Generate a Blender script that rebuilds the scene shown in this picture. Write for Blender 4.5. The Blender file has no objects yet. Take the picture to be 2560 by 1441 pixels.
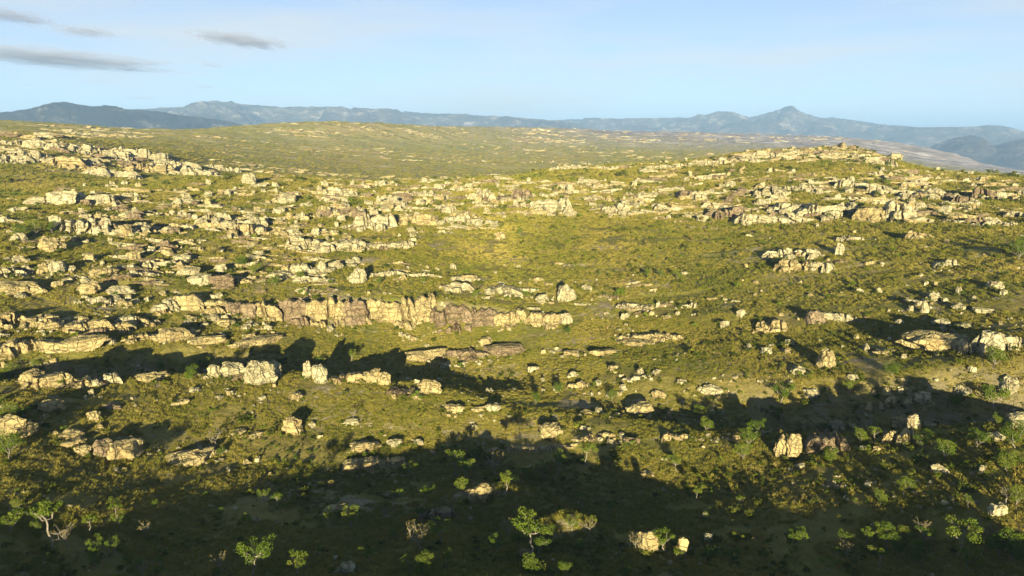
import bpy, math, random
import numpy as np

# ------------------------------------------------------------------ camera, sky, sun, exposure
sc = bpy.context.scene
col = sc.collection
PW, PH, F = 2560.0, 1441.0, 1730.0          # photograph size and focal length in its pixels
HORIZON = 330.0                             # eye level row
PITCH = math.atan((PH / 2 - HORIZON) / F)
CZ = 50.0                                   # camera height in the world
SUN_EL = math.radians(9.0)
SUN_AZ = math.radians(1.0)                  # sun stands almost straight behind the camera

cam_d = bpy.data.cameras.new('camera')
cam = bpy.data.objects.new('camera', cam_d)
col.objects.link(cam)
cam.location = (0, 0, CZ)
cam.rotation_euler = (math.pi / 2 - PITCH, 0, 0)
cam_d.sensor_width = 36.0
cam_d.lens = 36.0 * F / PW
cam_d.clip_start = 0.5
cam_d.clip_end = 200000.0
sc.camera = cam

world = bpy.data.worlds.new('World')
sc.world = world
world.use_nodes = True
wn, wl = world.node_tree.nodes, world.node_tree.links
wn.clear()
w_out = wn.new('ShaderNodeOutputWorld')
w_bg = wn.new('ShaderNodeBackground')
w_bg.inputs['Strength'].default_value = 0.05
w_sky = wn.new('ShaderNodeTexSky')
w_sky.sky_type = 'NISHITA'
w_sky.sun_disc = False
w_sky.sun_elevation = SUN_EL
w_sky.sun_rotation = math.pi + SUN_AZ
w_sky.altitude = 900.0
w_sky.air_density = 0.62
w_sky.dust_density = 0.1
w_sky.ozone_density = 2.5
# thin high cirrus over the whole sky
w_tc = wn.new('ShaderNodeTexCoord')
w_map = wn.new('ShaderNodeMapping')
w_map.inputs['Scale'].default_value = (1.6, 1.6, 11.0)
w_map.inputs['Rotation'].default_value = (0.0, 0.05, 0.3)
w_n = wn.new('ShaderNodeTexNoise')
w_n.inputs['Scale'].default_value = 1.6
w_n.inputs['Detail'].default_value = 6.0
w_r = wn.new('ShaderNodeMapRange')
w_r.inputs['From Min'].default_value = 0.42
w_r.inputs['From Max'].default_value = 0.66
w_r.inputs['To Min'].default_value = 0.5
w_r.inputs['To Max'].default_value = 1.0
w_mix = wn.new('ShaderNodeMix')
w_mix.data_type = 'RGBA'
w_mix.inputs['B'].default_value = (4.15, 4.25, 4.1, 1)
wl.new(w_tc.outputs['Generated'], w_map.inputs['Vector'])
wl.new(w_map.outputs['Vector'], w_n.inputs['Vector'])
wl.new(w_n.outputs['Fac'], w_r.inputs['Value'])
# veil weighted to the horizon; thinned overhead to cut sky fill in the shade
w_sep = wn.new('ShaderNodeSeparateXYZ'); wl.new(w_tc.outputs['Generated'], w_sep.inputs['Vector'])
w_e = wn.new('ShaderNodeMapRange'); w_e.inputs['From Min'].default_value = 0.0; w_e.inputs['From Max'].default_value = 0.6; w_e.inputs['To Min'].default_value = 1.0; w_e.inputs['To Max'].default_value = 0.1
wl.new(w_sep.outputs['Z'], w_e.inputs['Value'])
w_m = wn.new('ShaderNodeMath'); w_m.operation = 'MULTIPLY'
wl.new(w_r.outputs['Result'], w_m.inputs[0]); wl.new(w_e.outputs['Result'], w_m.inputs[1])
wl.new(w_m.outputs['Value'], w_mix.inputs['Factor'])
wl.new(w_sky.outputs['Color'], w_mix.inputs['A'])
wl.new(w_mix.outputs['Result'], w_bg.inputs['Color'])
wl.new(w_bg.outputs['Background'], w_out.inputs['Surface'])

sun_d = bpy.data.lights.new('sun', 'SUN')
sun_d.energy = 5.0
sun_d.angle = math.radians(0.5)
sun_d.color = (1.0, 0.875, 0.56)
sun = bpy.data.objects.new('sun', sun_d)
col.objects.link(sun)
sun.rotation_euler = (math.pi / 2 - SUN_EL, 0, SUN_AZ)
sun.location = (0, -60, 120)

vs = sc.view_settings
vs.view_transform = 'Standard'
vs.look = 'None'
vs.gamma = 1.0
vs.use_curve_mapping = False
vs.exposure = 1.95
sc.cycles.volume_bounces = 0
sc.cycles.max_bounces = 4
sc.cycles.diffuse_bounces = 1
sc.cycles.transparent_max_bounces = 8
sc.cycles.volume_step_rate = 1.0

random.seed(11)
rng = np.random.default_rng(11)

# ------------------------------------------------------------------ helpers
def tag(o, label=None, cat=None, group=None, kind=None):
    if label: o['label'] = label
    if cat: o['category'] = cat
    if group: o['group'] = group
    if kind: o['kind'] = kind
    return o

def mesh_np(name, verts, faces, mat=None, smooth=False):
    """faces: (n,3) or (n,4) int array"""
    me = bpy.data.meshes.new(name)
    verts = np.asarray(verts, dtype=np.float32)
    faces = np.asarray(faces, dtype=np.int32)
    k = faces.shape[1]
    me.vertices.add(len(verts)); me.vertices.foreach_set('co', verts.ravel())
    me.loops.add(faces.size); me.loops.foreach_set('vertex_index', faces.ravel())
    me.polygons.add(len(faces))
    me.polygons.foreach_set('loop_start', np.arange(0, faces.size, k, dtype=np.int32))
    me.polygons.foreach_set('loop_total', np.full(len(faces), k, dtype=np.int32))
    me.polygons.foreach_set('use_smooth', np.full(len(faces), smooth, dtype=bool))
    me.update(calc_edges=True)
    me.validate()
    if mat: me.materials.append(mat)
    return me

def add(name, me, parent=None, loc=(0, 0, 0), rot=(0, 0, 0), scl=(1, 1, 1)):
    o = bpy.data.objects.new(name, me)
    col.objects.link(o)
    o.parent = parent
    o.location = loc; o.rotation_euler = rot; o.scale = scl
    return o

def _hash(ix, iy, seed):
    h = (ix.astype(np.int64) * 374761393 + iy.astype(np.int64) * 668265263 + seed * 144665) & 0xffffffff
    h = ((h ^ (h >> 13)) * 1274126177) & 0xffffffff
    h = (h ^ (h >> 16)) & 0xffffffff
    return h

def noise2(x, y, seed=0):
    """gradient noise, about -0.7..0.7"""
    x = np.asarray(x, float); y = np.asarray(y, float)
    ix = np.floor(x).astype(np.int64); iy = np.floor(y).astype(np.int64)
    fx = x - ix; fy = y - iy
    u = fx * fx * fx * (fx * (fx * 6 - 15) + 10); v = fy * fy * fy * (fy * (fy * 6 - 15) + 10)
    def g(ax, ay, dx, dy):
        a = _hash(ax, ay, seed) * (2 * math.pi / 4294967296.0)
        return np.cos(a) * dx + np.sin(a) * dy
    n00 = g(ix, iy, fx, fy); n10 = g(ix + 1, iy, fx - 1, fy)
    n01 = g(ix, iy + 1, fx, fy - 1); n11 = g(ix + 1, iy + 1, fx - 1, fy - 1)
    return (n00 * (1 - u) + n10 * u) * (1 - v) + (n01 * (1 - u) + n11 * u) * v

def fbm(x, y, octaves=4, seed=0, gain=0.5):
    s = 0; a = 1.0; f = 1.0
    for k in range(octaves):
        s = s + a * noise2(x * f + 17.3 * k, y * f - 9.1 * k, seed + k); a *= gain; f *= 2.03
    return s

def smooth(a, b, t):
    t = np.clip((t - a) / (b - a), 0, 1)
    return t * t * (3 - 2 * t)

CP, SP = math.cos(PITCH), math.sin(PITCH)
def ray(px, py):
    """pixel of the photograph -> azimuth and slope (dz per metre of ground distance)"""
    xc = (np.asarray(px, float) - PW / 2) / F
    yc = -(np.asarray(py, float) - PH / 2) / F
    dx = xc; dy = CP + yc * SP; dz = -SP + yc * CP
    h = np.hypot(dx, dy)
    return np.arctan2(dx, dy), dz / h

# ------------------------------------------------------------------ the lie of the land
# each curve: list of (column, row, ground distance in metres); it gives bearing, distance and height.
# rows given as None carry a height relative to the camera instead of a row.
CURVES = [
  # hill the camera flies over
  [(0, -33.5, 0.01, 'z'), (2560, -33.5, 0.01, 'z')],
  [(0, -38.3, 49, 'z'), (500, -38.2, 49, 'z'), (1000, -37.6, 49, 'z'), (1250, -38.0, 49, 'z'), (1420, -39.6, 49, 'z'), (1600, -39.3, 49, 'z'), (1900, -38.2, 49, 'z'), (2300, -38.4, 49, 'z'), (2560, -39.6, 49, 'z')],
  # foot of the frame
  [(0, -42.8, 62, 'z'), (1000, -42.5, 61, 'z'), (1400, -42.0, 61, 'z'), (1900, -42.9, 61, 'z'), (2560, -42.6, 62, 'z')],
  # valley floor
  [(0, 1215, 90.5), (400, 1215, 90.5), (900, 1180, 92.5), (1250, 1185, 92), (1450, 1230, 88), (1800, 1250, 82), (2200, 1260, 81), (2560, 1280, 81)],
  # crest of the near ridge
  [(0, 955, 120), (300, 941, 121), (650, 937, 121), (900, 947, 119), (1100, 982, 114), (1300, 1026, 108), (1500, 1050, 104), (1700, 1076, 101), (1960, 1098, 98), (2120, 1092, 98), (2270, 1078, 99), (2560, 1052, 101)],
  # bottom of the gully behind it
  [(0, -43.9, 131, 'z'), (300, -45.0, 130, 'z'), (650, -45.8, 130, 'z'), (1000, -45.8, 126, 'z'), (1300, -45.7, 116, 'z'), (1700, -46.3, 109, 'z'), (2100, -46.8, 108, 'z'), (2560, -46.0, 110, 'z')],
  # far side of the gully where the light comes back
  [(0, 900, 138), (200, 878, 139), (350, 866, 139), (700, 870, 139), (900, 889, 138), (1100, 934, 131), (1300, 962, 124), (1500, 952, 121), (1800, 942, 119), (2000, 946, 118), (2300, 922, 120), (2560, 892, 123)],
  # foot of the long cliff
  [(0, 800, 152), (400, 806, 152), (850, 806, 152), (1100, 808, 150), (1300, 815, 147), (1440, 820, 146), (1700, 815, 146), (2100, 810, 145), (2560, 800, 147)],
  # top of the long cliff
  [(0, 765, 160), (400, 765, 160), (800, 755, 158), (880, 744, 156), (1100, 748, 154), (1300, 775, 151), (1440, 800, 150), (1700, 785, 152), (2100, 780, 151), (2560, 775, 152)],
  # second ledge
  [(0, 690, 180), (700, 692, 178), (1000, 690, 174), (1300, 722, 168), (1700, 760, 160), (2100, 740, 162), (2560, 715, 168)],
  [(0, 615, 207), (700, 622, 206), (1280, 630, 203), (1800, 640, 202), (2560, 620, 204)],
  [(0, 530, 262), (600, 540, 257), (1280, 525, 266), (1800, 535, 262), (2100, 530, 264), (2560, 545, 252)],
  # crest of the main hill
  [(0, 492, 305), (180, 480, 315), (330, 468, 330), (480, 452, 350), (640, 442, 370), (900, 460, 360), (1100, 456, 362), (1280, 444, 372), (1400, 424, 392), (1700, 408, 410), (1880, 380, 432), (2100, 371, 440), (2170, 382, 430), (2260, 414, 410), (2350, 432, 400), (2560, 446, 385)],
  # back of the hill
  [(0, 486, 345), (180, 478, 352), (330, 470, 362), (480, 456, 385), (640, 450, 420), (900, 466, 420), (1280, 452, 440), (1400, 434, 470), (1700, 418, 500), (1900, 392, 530), (2100, 384, 540), (2300, 440, 520), (2560, 456, 500)],
  # hill with slabs on the far side, falling to the flat
  [(0, 440, 400), (200, 440, 405), (350, 448, 420), (480, 440, 440), (640, 440, 480), (900, 456, 500), (1280, 450, 560), (1700, 424, 620), (2100, 396, 700), (2300, 440, 800), (2560, 450, 800)],
  [(0, 332, 520), (150, 340, 520), (300, 365, 518), (450, 392, 515), (600, 418, 530), (900, 440, 580), (1280, 436, 680), (1700, 418, 800), (2100, 396, 1000), (2300, 434, 1200), (2560, 446, 1300)],
  # the wide flat
  [(0, 336, 620), (300, 358, 640), (600, 385, 700), (900, 400, 760), (1280, 408, 850), (1700, 396, 1000), (2100, 388, 1500), (2300, 418, 2000), (2560, 440, 2200)],
  [(0, 322, 850), (300, 338, 880), (600, 352, 960), (900, 365, 1050), (1280, 375, 1300), (1700, 376, 1800), (2100, 376, 2400), (2300, 396, 2900), (2560, 432, 3000)],
  # its rim
  [(0, 303, 1150), (150, 311, 1150), (350, 326, 1200), (480, 326, 1300), (650, 313, 1350), (800, 305, 1400), (950, 309, 1450), (1100, 318, 1600), (1280, 320, 2200), (1400, 321, 2700), (1560, 330, 3100), (1700, 330, 3300), (1900, 337, 3500), (2100, 343, 3600), (2250, 358, 3500), (2360, 380, 3400), (2460, 412, 3500), (2560, 428, 3700)],
  [(0, -40, 2200, 'z'), (800, -40, 2600, 'z'), (1280, -60, 4000, 'z'), (1900, -120, 5200, 'z'), (2560, -230, 5000, 'z')],
  [(0, -240, 7000, 'z'), (2560, -260, 7000, 'z')],
  [(0, -300, 60000, 'z'), (2560, -300, 60000, 'z')],
]
TH = np.radians(np.linspace(-46, 46, 921))
_R, _Z = [], []
for c in CURVES:
    t, r, z = [], [], []
    for p in c:
        if len(p) == 4:
            th, _ = ray(p[0], 700.0); zz = p[1]
        else:
            th, s = ray(p[0], p[1]); zz = s * p[2]
        t.append(float(th)); r.append(p[2]); z.append(float(zz))
    t = np.array(t); r = np.array(r, float); z = np.array(z, float)
    rr = np.interp(TH, t, r); zz = np.interp(TH, t, z)
    k = np.hanning(31); k /= k.sum()
    pad = lambda a: np.concatenate([np.full(15, a[0]), a, np.full(15, a[-1])])
    _R.append(np.convolve(pad(rr), k, 'valid')); _Z.append(np.convolve(pad(zz), k, 'valid'))
_R = np.array(_R); _Z = np.array(_Z)
K = len(CURVES)
# monotone slopes along the distance (Fritsch-Carlson)
_h = np.diff(_R, axis=0); _d = np.diff(_Z, axis=0) / _h
_M = np.zeros_like(_Z)
_M[0] = _d[0]; _M[-1] = _d[-1]
for k in range(1, K - 1):
    same = _d[k - 1] * _d[k] > 0
    w1 = 2 * _h[k] + _h[k - 1]; w2 = _h[k] + 2 * _h[k - 1]
    with np.errstate(divide='ignore', invalid='ignore'):
        m = (w1 + w2) / (w1 / _d[k - 1] + w2 / _d[k])
    _M[k] = np.where(same, m, 0)

def base_z(th, r):
    th = np.clip(th, TH[0], TH[-1])
    fi = (th - TH[0]) / (TH[1] - TH[0]); i0 = np.clip(fi.astype(int), 0, len(TH) - 2); f = fi - i0
    def at(A, k):
        return A[k, i0] * (1 - f) + A[k, i0 + 1] * f
    out = np.zeros_like(r); done = np.zeros(r.shape, bool)
    r = np.minimum(r, 59000.0)
    seg = np.zeros(r.shape, int)
    for k in range(1, K - 1):
        seg = np.where(r >= at(_R, k), k, seg)
    r0, r1 = at(_R, seg), at(_R, seg + 1)
    z0, z1 = at(_Z, seg), at(_Z, seg + 1)
    m0, m1 = at(_M, seg), at(_M, seg + 1)
    h = r1 - r0; t = (r - r0) / h
    return ((1 + 2 * t) * (1 - t) ** 2 * z0 + t * (1 - t) ** 2 * h * m0 + t * t * (3 - 2 * t) * z1 + t * t * (t - 1) * h * m1)

CASTER = None
def height(x, y):
    x = np.asarray(x, float); y = np.asarray(y, float)
    r = np.hypot(x, y); th = np.arctan2(x, y)
    z = base_z(th, r)
    near = 1 - smooth(420, 700, r)
    amp_big = 0.35 + 0.9 * smooth(160, 260, r) * near + 5.0 * smooth(500, 2500, r)
    z = z + amp_big * fbm(x / 46, y / 46, 3, 5) * (1 - smooth(4000, 9000, r))
    z = z + near * (0.55 * fbm(x / 11, y / 11, 3, 21) + 0.16 * fbm(x / 2.6, y / 2.6, 3, 33))
    # broken rock steps running across the slopes
    st = fbm(x / 90, y / 16, 3, 44)
    z = z + near * 0.4 * smooth(0.05, 0.2, st) * smooth(140, 170, r)
    mid = smooth(450, 700, r)
    z = z + mid * (2.6 * fbm(x / 120, y / 60, 4, 61) + 1.3 * np.abs(fbm(x / 35, y / 18, 3, 77))) * (1 - smooth(5000, 9000, r))
    if CASTER is not None:
        # brow of the hill under the camera, which keeps the low sun off the valley floor
        zc = np.interp(x, CASTER[0], CASTER[1])
        top = zc + 0.10 * np.clip(46 - y, 0, 60) + 0.5 * noise2(x / 6, y / 6, 91) * smooth(46, 40, y)
        z = z + (top - z) * (1 - smooth(46, 58, y)) * (1 - smooth(150, 300, np.abs(x))) * (1 - smooth(150, 400, -y))
        for bx, by, bh, rx, ry in BUMPS:
            z = z + bh * np.exp(-(((x - bx) / rx) ** 2 + ((y - by) / ry) ** 2))
    return z + CZ

_g = {}
def _table(nt=1000, nu=1300):
    _g['t'] = np.linspace(TH[0], TH[-1], nt); _g['u'] = np.linspace(math.log(40), math.log(7000), nu)
    T, U = np.meshgrid(_g['t'], _g['u']); R = np.exp(U)
    _g['z'] = height(R * np.sin(T), R * np.cos(T)).astype(np.float32)
def quick(th, r):
    ft = np.clip((th - _g['t'][0]) / (_g['t'][1] - _g['t'][0]), 0, len(_g['t']) - 1.001); fu = np.clip((np.log(r) - _g['u'][0]) / (_g['u'][1] - _g['u'][0]), 0, len(_g['u']) - 1.001)
    i = ft.astype(np.int32); j = fu.astype(np.int32); a = ft - i; b = fu - j; z = _g['z']
    return (z[j, i] * (1 - a) + z[j, i + 1] * a) * (1 - b) + (z[j + 1, i] * (1 - a) + z[j + 1, i + 1] * a) * b

def hit(px, py, rmax=6000.0):
    """where the sight line through a pixel meets the ground"""
    px = np.atleast_1d(np.asarray(px, float)); py = np.atleast_1d(np.asarray(py, float))
    th, s = ray(px, py)
    rs = np.exp(np.linspace(math.log(42), math.log(rmax), 700))
    sx, sy = np.sin(th), np.cos(th)
    res = np.full(px.shape, np.nan)
    for a in range(0, len(px), 2000):
        b = slice(a, a + 2000)
        gz = quick(np.broadcast_to(th[b, None], (len(th[b]), 700)), np.broadcast_to(rs, (len(th[b]), 700))) - CZ
        lz = s[b, None] * rs
        under = lz <= gz
        i = np.argmax(under, axis=1); ok = under.any(axis=1) & (i > 0)
        i = np.clip(i, 1, None); n = np.arange(len(i))
        d0 = (lz - gz)[n, i - 1]; d1 = (lz - gz)[n, i]
        t = d0 / (d0 - d1 + 1e-9)
        rr = rs[i - 1] + t * (rs[i] - rs[i - 1])
        res[b] = np.where(ok, rr, np.nan)
    x, y = sx * res, sy * res
    return x, y, quick(th, np.nan_to_num(res, nan=50.0)), res

_table(400, 600)
# where the shade of the hill behind ends on the valley floor
_edge = [(0, 1212), (300, 1222), (450, 1205), (650, 1180), (800, 1165), (900, 1150), (1000, 1138), (1150, 1130), (1300, 1128), (1440, 1130), (1475, 1165), (1500, 1235), (1600, 1262), (1720, 1300), (1790, 1245), (1900, 1262), (2000, 1285), (2130, 1270), (2250, 1270), (2350, 1240), (2440, 1272), (2500, 1310), (2560, 1335)]
_e = np.array(_edge, float)
_ex = np.linspace(0, 2560, 120)
_x, _y, _z, _r = hit(_ex, np.interp(_ex, _e[:, 0], _e[:, 1]))
_zc = _z - CZ + math.tan(SUN_EL) * (_y - 48) + np.interp(_ex, [0, 800, 950, 1420, 1540, 1900, 2560], [.15, 0, -.9, -1.2, 0, .35, .35])
_o = np.argsort(_x)
BUMPS = []
for px, py, bh, rx, ry in [(1240, 1275, 3.3, 8.0, 3.6), (1420, 1345, 3.2, 4.2, 3.0), (1640, 1390, 0.9, 3, 2.5)]:
    a, b, c, d = hit(px, py)
    BUMPS.append((float(a[0]), float(b[0]), bh, rx, ry))
CASTER = (np.concatenate([[-400], _x[_o], [400]]), np.concatenate([[_zc[_o][0]], _zc[_o], [_zc[_o][-1]]]))
_table()

# ------------------------------------------------------------------ materials
def new_mat(name, rough=0.9):
    m = bpy.data.materials.new(name)
    m.use_nodes = True
    nt = m.node_tree
    b = nt.nodes['Principled BSDF']
    b.inputs['Roughness'].default_value = rough
    b.inputs['Specular IOR Level'].default_value = 0.12
    return m, nt, b

def noise_node(nt, scale, detail=5.0, rough=0.55, vec=None, scale3=None):
    n = nt.nodes.new('ShaderNodeTexNoise')
    n.inputs['Scale'].default_value = scale
    n.inputs['Detail'].default_value = detail
    n.inputs['Roughness'].default_value = rough
    if vec is not None:
        if scale3:
            mp = nt.nodes.new('ShaderNodeMapping'); mp.inputs['Scale'].default_value = scale3
            nt.links.new(vec, mp.inputs['Vector']); vec = mp.outputs['Vector']
        nt.links.new(vec, n.inputs['Vector'])
    return n.outputs['Fac']

def ramp(nt, fac, stops):
    r = nt.nodes.new('ShaderNodeValToRGB')
    e = r.color_ramp.elements
    while len(e) < len(stops): e.new(0.5)
    for k, (p, c) in enumerate(stops):
        e[k].position = p; e[k].color = (*c, 1)
    nt.links.new(fac, r.inputs['Fac'])
    return r.outputs['Color']

def mix(nt, fac, a, b):
    m = nt.nodes.new('ShaderNodeMix'); m.data_type = 'RGBA'
    for key, v in (('Factor', fac), ('A', a), ('B', b)):
        if isinstance(v, (int, float)): m.inputs[key].default_value = v
        elif isinstance(v, tuple): m.inputs[key].default_value = (*v, 1)
        else: nt.links.new(v, m.inputs[key])
    return m.outputs['Result']

def maprange(nt, v, a, b, c=0.0, d=1.0):
    m = nt.nodes.new('ShaderNodeMapRange')
    for k, x in zip(('From Min', 'From Max', 'To Min', 'To Max'), (a, b, c, d)): m.inputs[k].default_value = x
    nt.links.new(v, m.inputs['Value'])
    return m.outputs['Result']

def math_node(nt, op, a, b=0.0):
    m = nt.nodes.new('ShaderNodeMath'); m.operation = op
    for k, v in enumerate((a, b)):
        if isinstance(v, (int, float)): m.inputs[k].default_value = v
        else: nt.links.new(v, m.inputs[k])
    return m.outputs['Value']

def geo_pos(nt):
    return nt.nodes.new('ShaderNodeNewGeometry').outputs['Position']

def bump(nt, b, h, strength, dist):
    n = nt.nodes.new('ShaderNodeBump')
    n.inputs['Strength'].default_value = strength; n.inputs['Distance'].default_value = dist
    nt.links.new(h, n.inputs['Height']); nt.links.new(n.outputs['Normal'], b.inputs['Normal'])

def ground_material():
    m, nt, b = new_mat('ground_material', 0.95)
    p = geo_pos(nt)
    grass = ramp(nt, noise_node(nt, 0.03, 4, 0.6, p), [(0.3, (0.135, 0.148, 0.026)), (0.5, (0.24, 0.208, 0.048)), (0.68, (0.32, 0.255, 0.08))])
    fine = noise_node(nt, 0.9, 5, 0.7, p)
    c = mix(nt, maprange(nt, fine, 0.35, 0.65), mix(nt, 0.45, grass, (0.06, 0.06, 0.01)), grass)
    # bare sandy and stony patches
    soil = ramp(nt, noise_node(nt, 1.7, 5, 0.7, p), [(0.35, (0.20, 0.14, 0.075)), (0.65, (0.42, 0.36, 0.24))])
    patch = noise_node(nt, 0.055, 7, 0.72, p, (1, 2.2, 1))
    c = mix(nt, maprange(nt, patch, 0.54, 0.62, 0, 0.9), c, soil)
    ge = nt.nodes.new('ShaderNodeNewGeometry'); sp = nt.nodes.new('ShaderNodeSeparateXYZ'); nt.links.new(ge.outputs['True Normal'], sp.inputs['Vector'])
    c = mix(nt, math_node(nt, 'MULTIPLY', maprange(nt, sp.outputs['Z'], 0.88, 0.7), maprange(nt, noise_node(nt, 0.16, 6, 0.7, p), 0.44, 0.58)), c, (0.22, 0.185, 0.10))
    # further out the flat is dry brown grass with low stone ribs
    dist = nt.nodes.new('ShaderNodeVectorMath'); dist.operation = 'LENGTH'
    nt.links.new(p, dist.inputs[0])
    far = maprange(nt, dist.outputs['Value'], 430, 900)
    dry = ramp(nt, noise_node(nt, 0.008, 6, 0.65, p, (1, 1.8, 1)), [(0.3, (0.22, 0.25, 0.06)), (0.5, (0.36, 0.31, 0.11)), (0.7, (0.43, 0.32, 0.14))])
    ribs = noise_node(nt, 0.03, 8, 0.75, p, (0.6, 2.5, 1))
    dry = mix(nt, maprange(nt, ribs, 0.56, 0.66, 0, 0.8), dry, (0.55, 0.48, 0.34))
    c = mix(nt, far, c, dry)
    # the stony rim kilometres away is mostly bare pinkish rock
    vfar = maprange(nt, dist.outputs['Value'], 1500, 2600)
    rim = ramp(nt, noise_node(nt, 0.012, 9, 0.75, p, (0.6, 1.6, 1)), [(0.36, (0.14, 0.11, 0.075)), (0.5, (0.30, 0.23, 0.18)), (0.62, (0.58, 0.50, 0.44))])
    c = mix(nt, vfar, c, rim)
    nt.links.new(c, b.inputs['Base Color'])
    h = noise_node(nt, 0.8, 8, 0.75, p)
    bump(nt, b, h, 1.0, 0.8)
    return m
M_ground = ground_material()

# ------------------------------------------------------------------ ground sheet
def build_ground():
    th = np.concatenate([np.radians(np.linspace(-180, -45, 60)[:-1]), np.radians(np.linspace(-45, 45, 600)), np.radians(np.linspace(45, 180, 60)[1:])])
    r = np.concatenate([[0.5, 10, 20, 30, 38, 44], np.linspace(48, 180, 290), np.linspace(180.6, 450, 300)[1:], np.exp(np.linspace(math.log(452), math.log(4500), 230)), [5500, 7000, 10000, 16000, 30000, 58000]])
    T, R = np.meshgrid(th, r)
    x = R * np.sin(T); y = R * np.cos(T)
    z = height(x, y)
    nr, nth = T.shape
    v = np.stack([x.ravel(), y.ravel(), z.ravel()], 1)
    i = np.arange(nr - 1)[:, None] * nth + np.arange(nth - 1)[None, :]
    f = np.stack([i, i + 1, i + nth + 1, i + nth], -1).reshape(-1, 4)[:, ::-1]
    me = mesh_np('ground', v, f, M_ground, True)
    o = add('ground', me)
    tag(o, kind='structure')
    return o
ground = build_ground()
# ------------------------------------------------------------------ far mountains
def mountain_material(name, dark, mid, pale, lo, hi):
    m, nt, b = new_mat(name, 0.95)
    p = geo_pos(nt)
    n = noise_node(nt, 0.004, 10, 0.78, p, (1, 1, 2.6))
    c = ramp(nt, n, [(lo, dark), ((lo + hi) / 2, mid), (hi, pale)])
    nt.links.new(c, b.inputs['Base Color'])
    bump(nt, b, noise_node(nt, 0.006, 10, 0.78, p), 1.0, 160.0)
    return m

def mountain(name, crest, dist, depth, foot_z, mat, seed, rough):
    """a real ridge: crest line from bearing and height at its distance, falling to both sides"""
    px = np.array([c[0] for c in crest], float); py = np.array([c[1] for c in crest], float)
    t, s = ray(px, py)
    tt = np.linspace(t[0], t[-1], 420)
    cz = np.interp(tt, t, s * dist)
    vv = np.linspace(-1, 1, 70)
    T, V = np.meshgrid(tt, vv)
    base = dist + depth * V
    x = base * np.sin(T); y = base * np.cos(T)
    prof = (1 - np.abs(V) ** 1.25)
    end = smooth(0, 0.04, (T - tt[0]) / (tt[-1] - tt[0])) * smooth(0, 0.04, (tt[-1] - T) / (tt[-1] - tt[0]))
    L = depth * 0.5
    warp = fbm(x / L, y / L, 5, seed)
    ridged = 1 - np.abs(fbm(x / (L * 0.7), y / (L * 0.7), 5, seed + 9)) * 2
    CZt = np.interp(T, tt, cz)
    z = foot_z + (CZt - foot_z) * np.clip(prof + rough * np.abs(V) ** 0.7 * (0.5 * warp + 0.35 * (ridged - 0.6)) * (1 - np.abs(V)) * 2.2, 0, 1.0) * (0.75 + 0.25 * end)
    z = z + (CZt - foot_z) * 0.02 * fbm(x / (L * 0.12), y / (L * 0.12), 3, seed + 3)
    n = len(tt)
    v = np.stack([x.ravel(), y.ravel(), z.ravel() + CZ], 1)
    i = np.arange(len(vv) - 1)[:, None] * n + np.arange(n - 1)[None, :]
    f = np.stack([i, i + 1, i + n + 1, i + n], -1).reshape(-1, 4)[:, ::-1]
    o = add(name, mesh_np(name, v, f, mat, True))
    tag(o, kind='structure')
    return o

M_dark_mountain = mountain_material('dark_mountain_material', (0.012, 0.02, 0.014), (0.03, 0.035, 0.022), (0.30, 0.27, 0.22), 0.46, 0.66)  # darker of the two mountain colour ramps, with pale patches
M_stony = mountain_material('stony_mountain_material', (0.04, 0.045, 0.035), (0.11, 0.10, 0.075), (0.48, 0.42, 0.36), 0.4, 0.64)
mountain('mountain_ridge', [(-260, 300), (-60, 292), (0, 284), (60, 277), (100, 268), (130, 261), (160, 258), (185, 261), (215, 267), (260, 268), (300, 273), (350, 277), (420, 284), (470, 292), (540, 300), (600, 310), (700, 330)], 4600, 1100, -210, M_dark_mountain, 3, 1.5)
mountain('mountain_plateau', [(-300, 285), (150, 282), (330, 276), (400, 271), (450, 268), (500, 261), (540, 257), (575, 254), (600, 260), (640, 266), (700, 269), (800, 270), (860, 271), (900, 274), (1000, 278), (1060, 282), (1100, 284), (1180, 286), (1230, 290), (1300, 297), (1400, 305), (1500, 320)], 7200, 1900, -260, M_stony, 14, 1.5)
mountain('mountain_range', [(1150, 312), (1280, 299), (1400, 300), (1470, 297), (1560, 299), (1620, 296), (1680, 295), (1720, 292), (1740, 288), (1770, 289), (1795, 283), (1815, 281), (1838, 284), (1860, 292), (1880, 292), (1915, 284), (1945, 277), (1960, 270), (1978, 268), (1988, 273), (2010, 286), (2040, 294), (2060, 296), (2080, 293), (2100, 298), (2150, 303), (2220, 314), (2300, 320), (2380, 319), (2430, 319), (2470, 314), (2510, 316), (2535, 322), (2560, 330), (2700, 335), (2900, 340)], 8600, 1900, -260, M_stony, 25, 1.5)
mountain('mountain_spur', [(2290, 400), (2330, 366), (2370, 350), (2400, 340), (2425, 337), (2455, 342), (2475, 356), (2490, 362), (2520, 352), (2560, 344), (2700, 335), (2850, 350)], 5600, 800, -250, M_stony, 31, 0.9)

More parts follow.
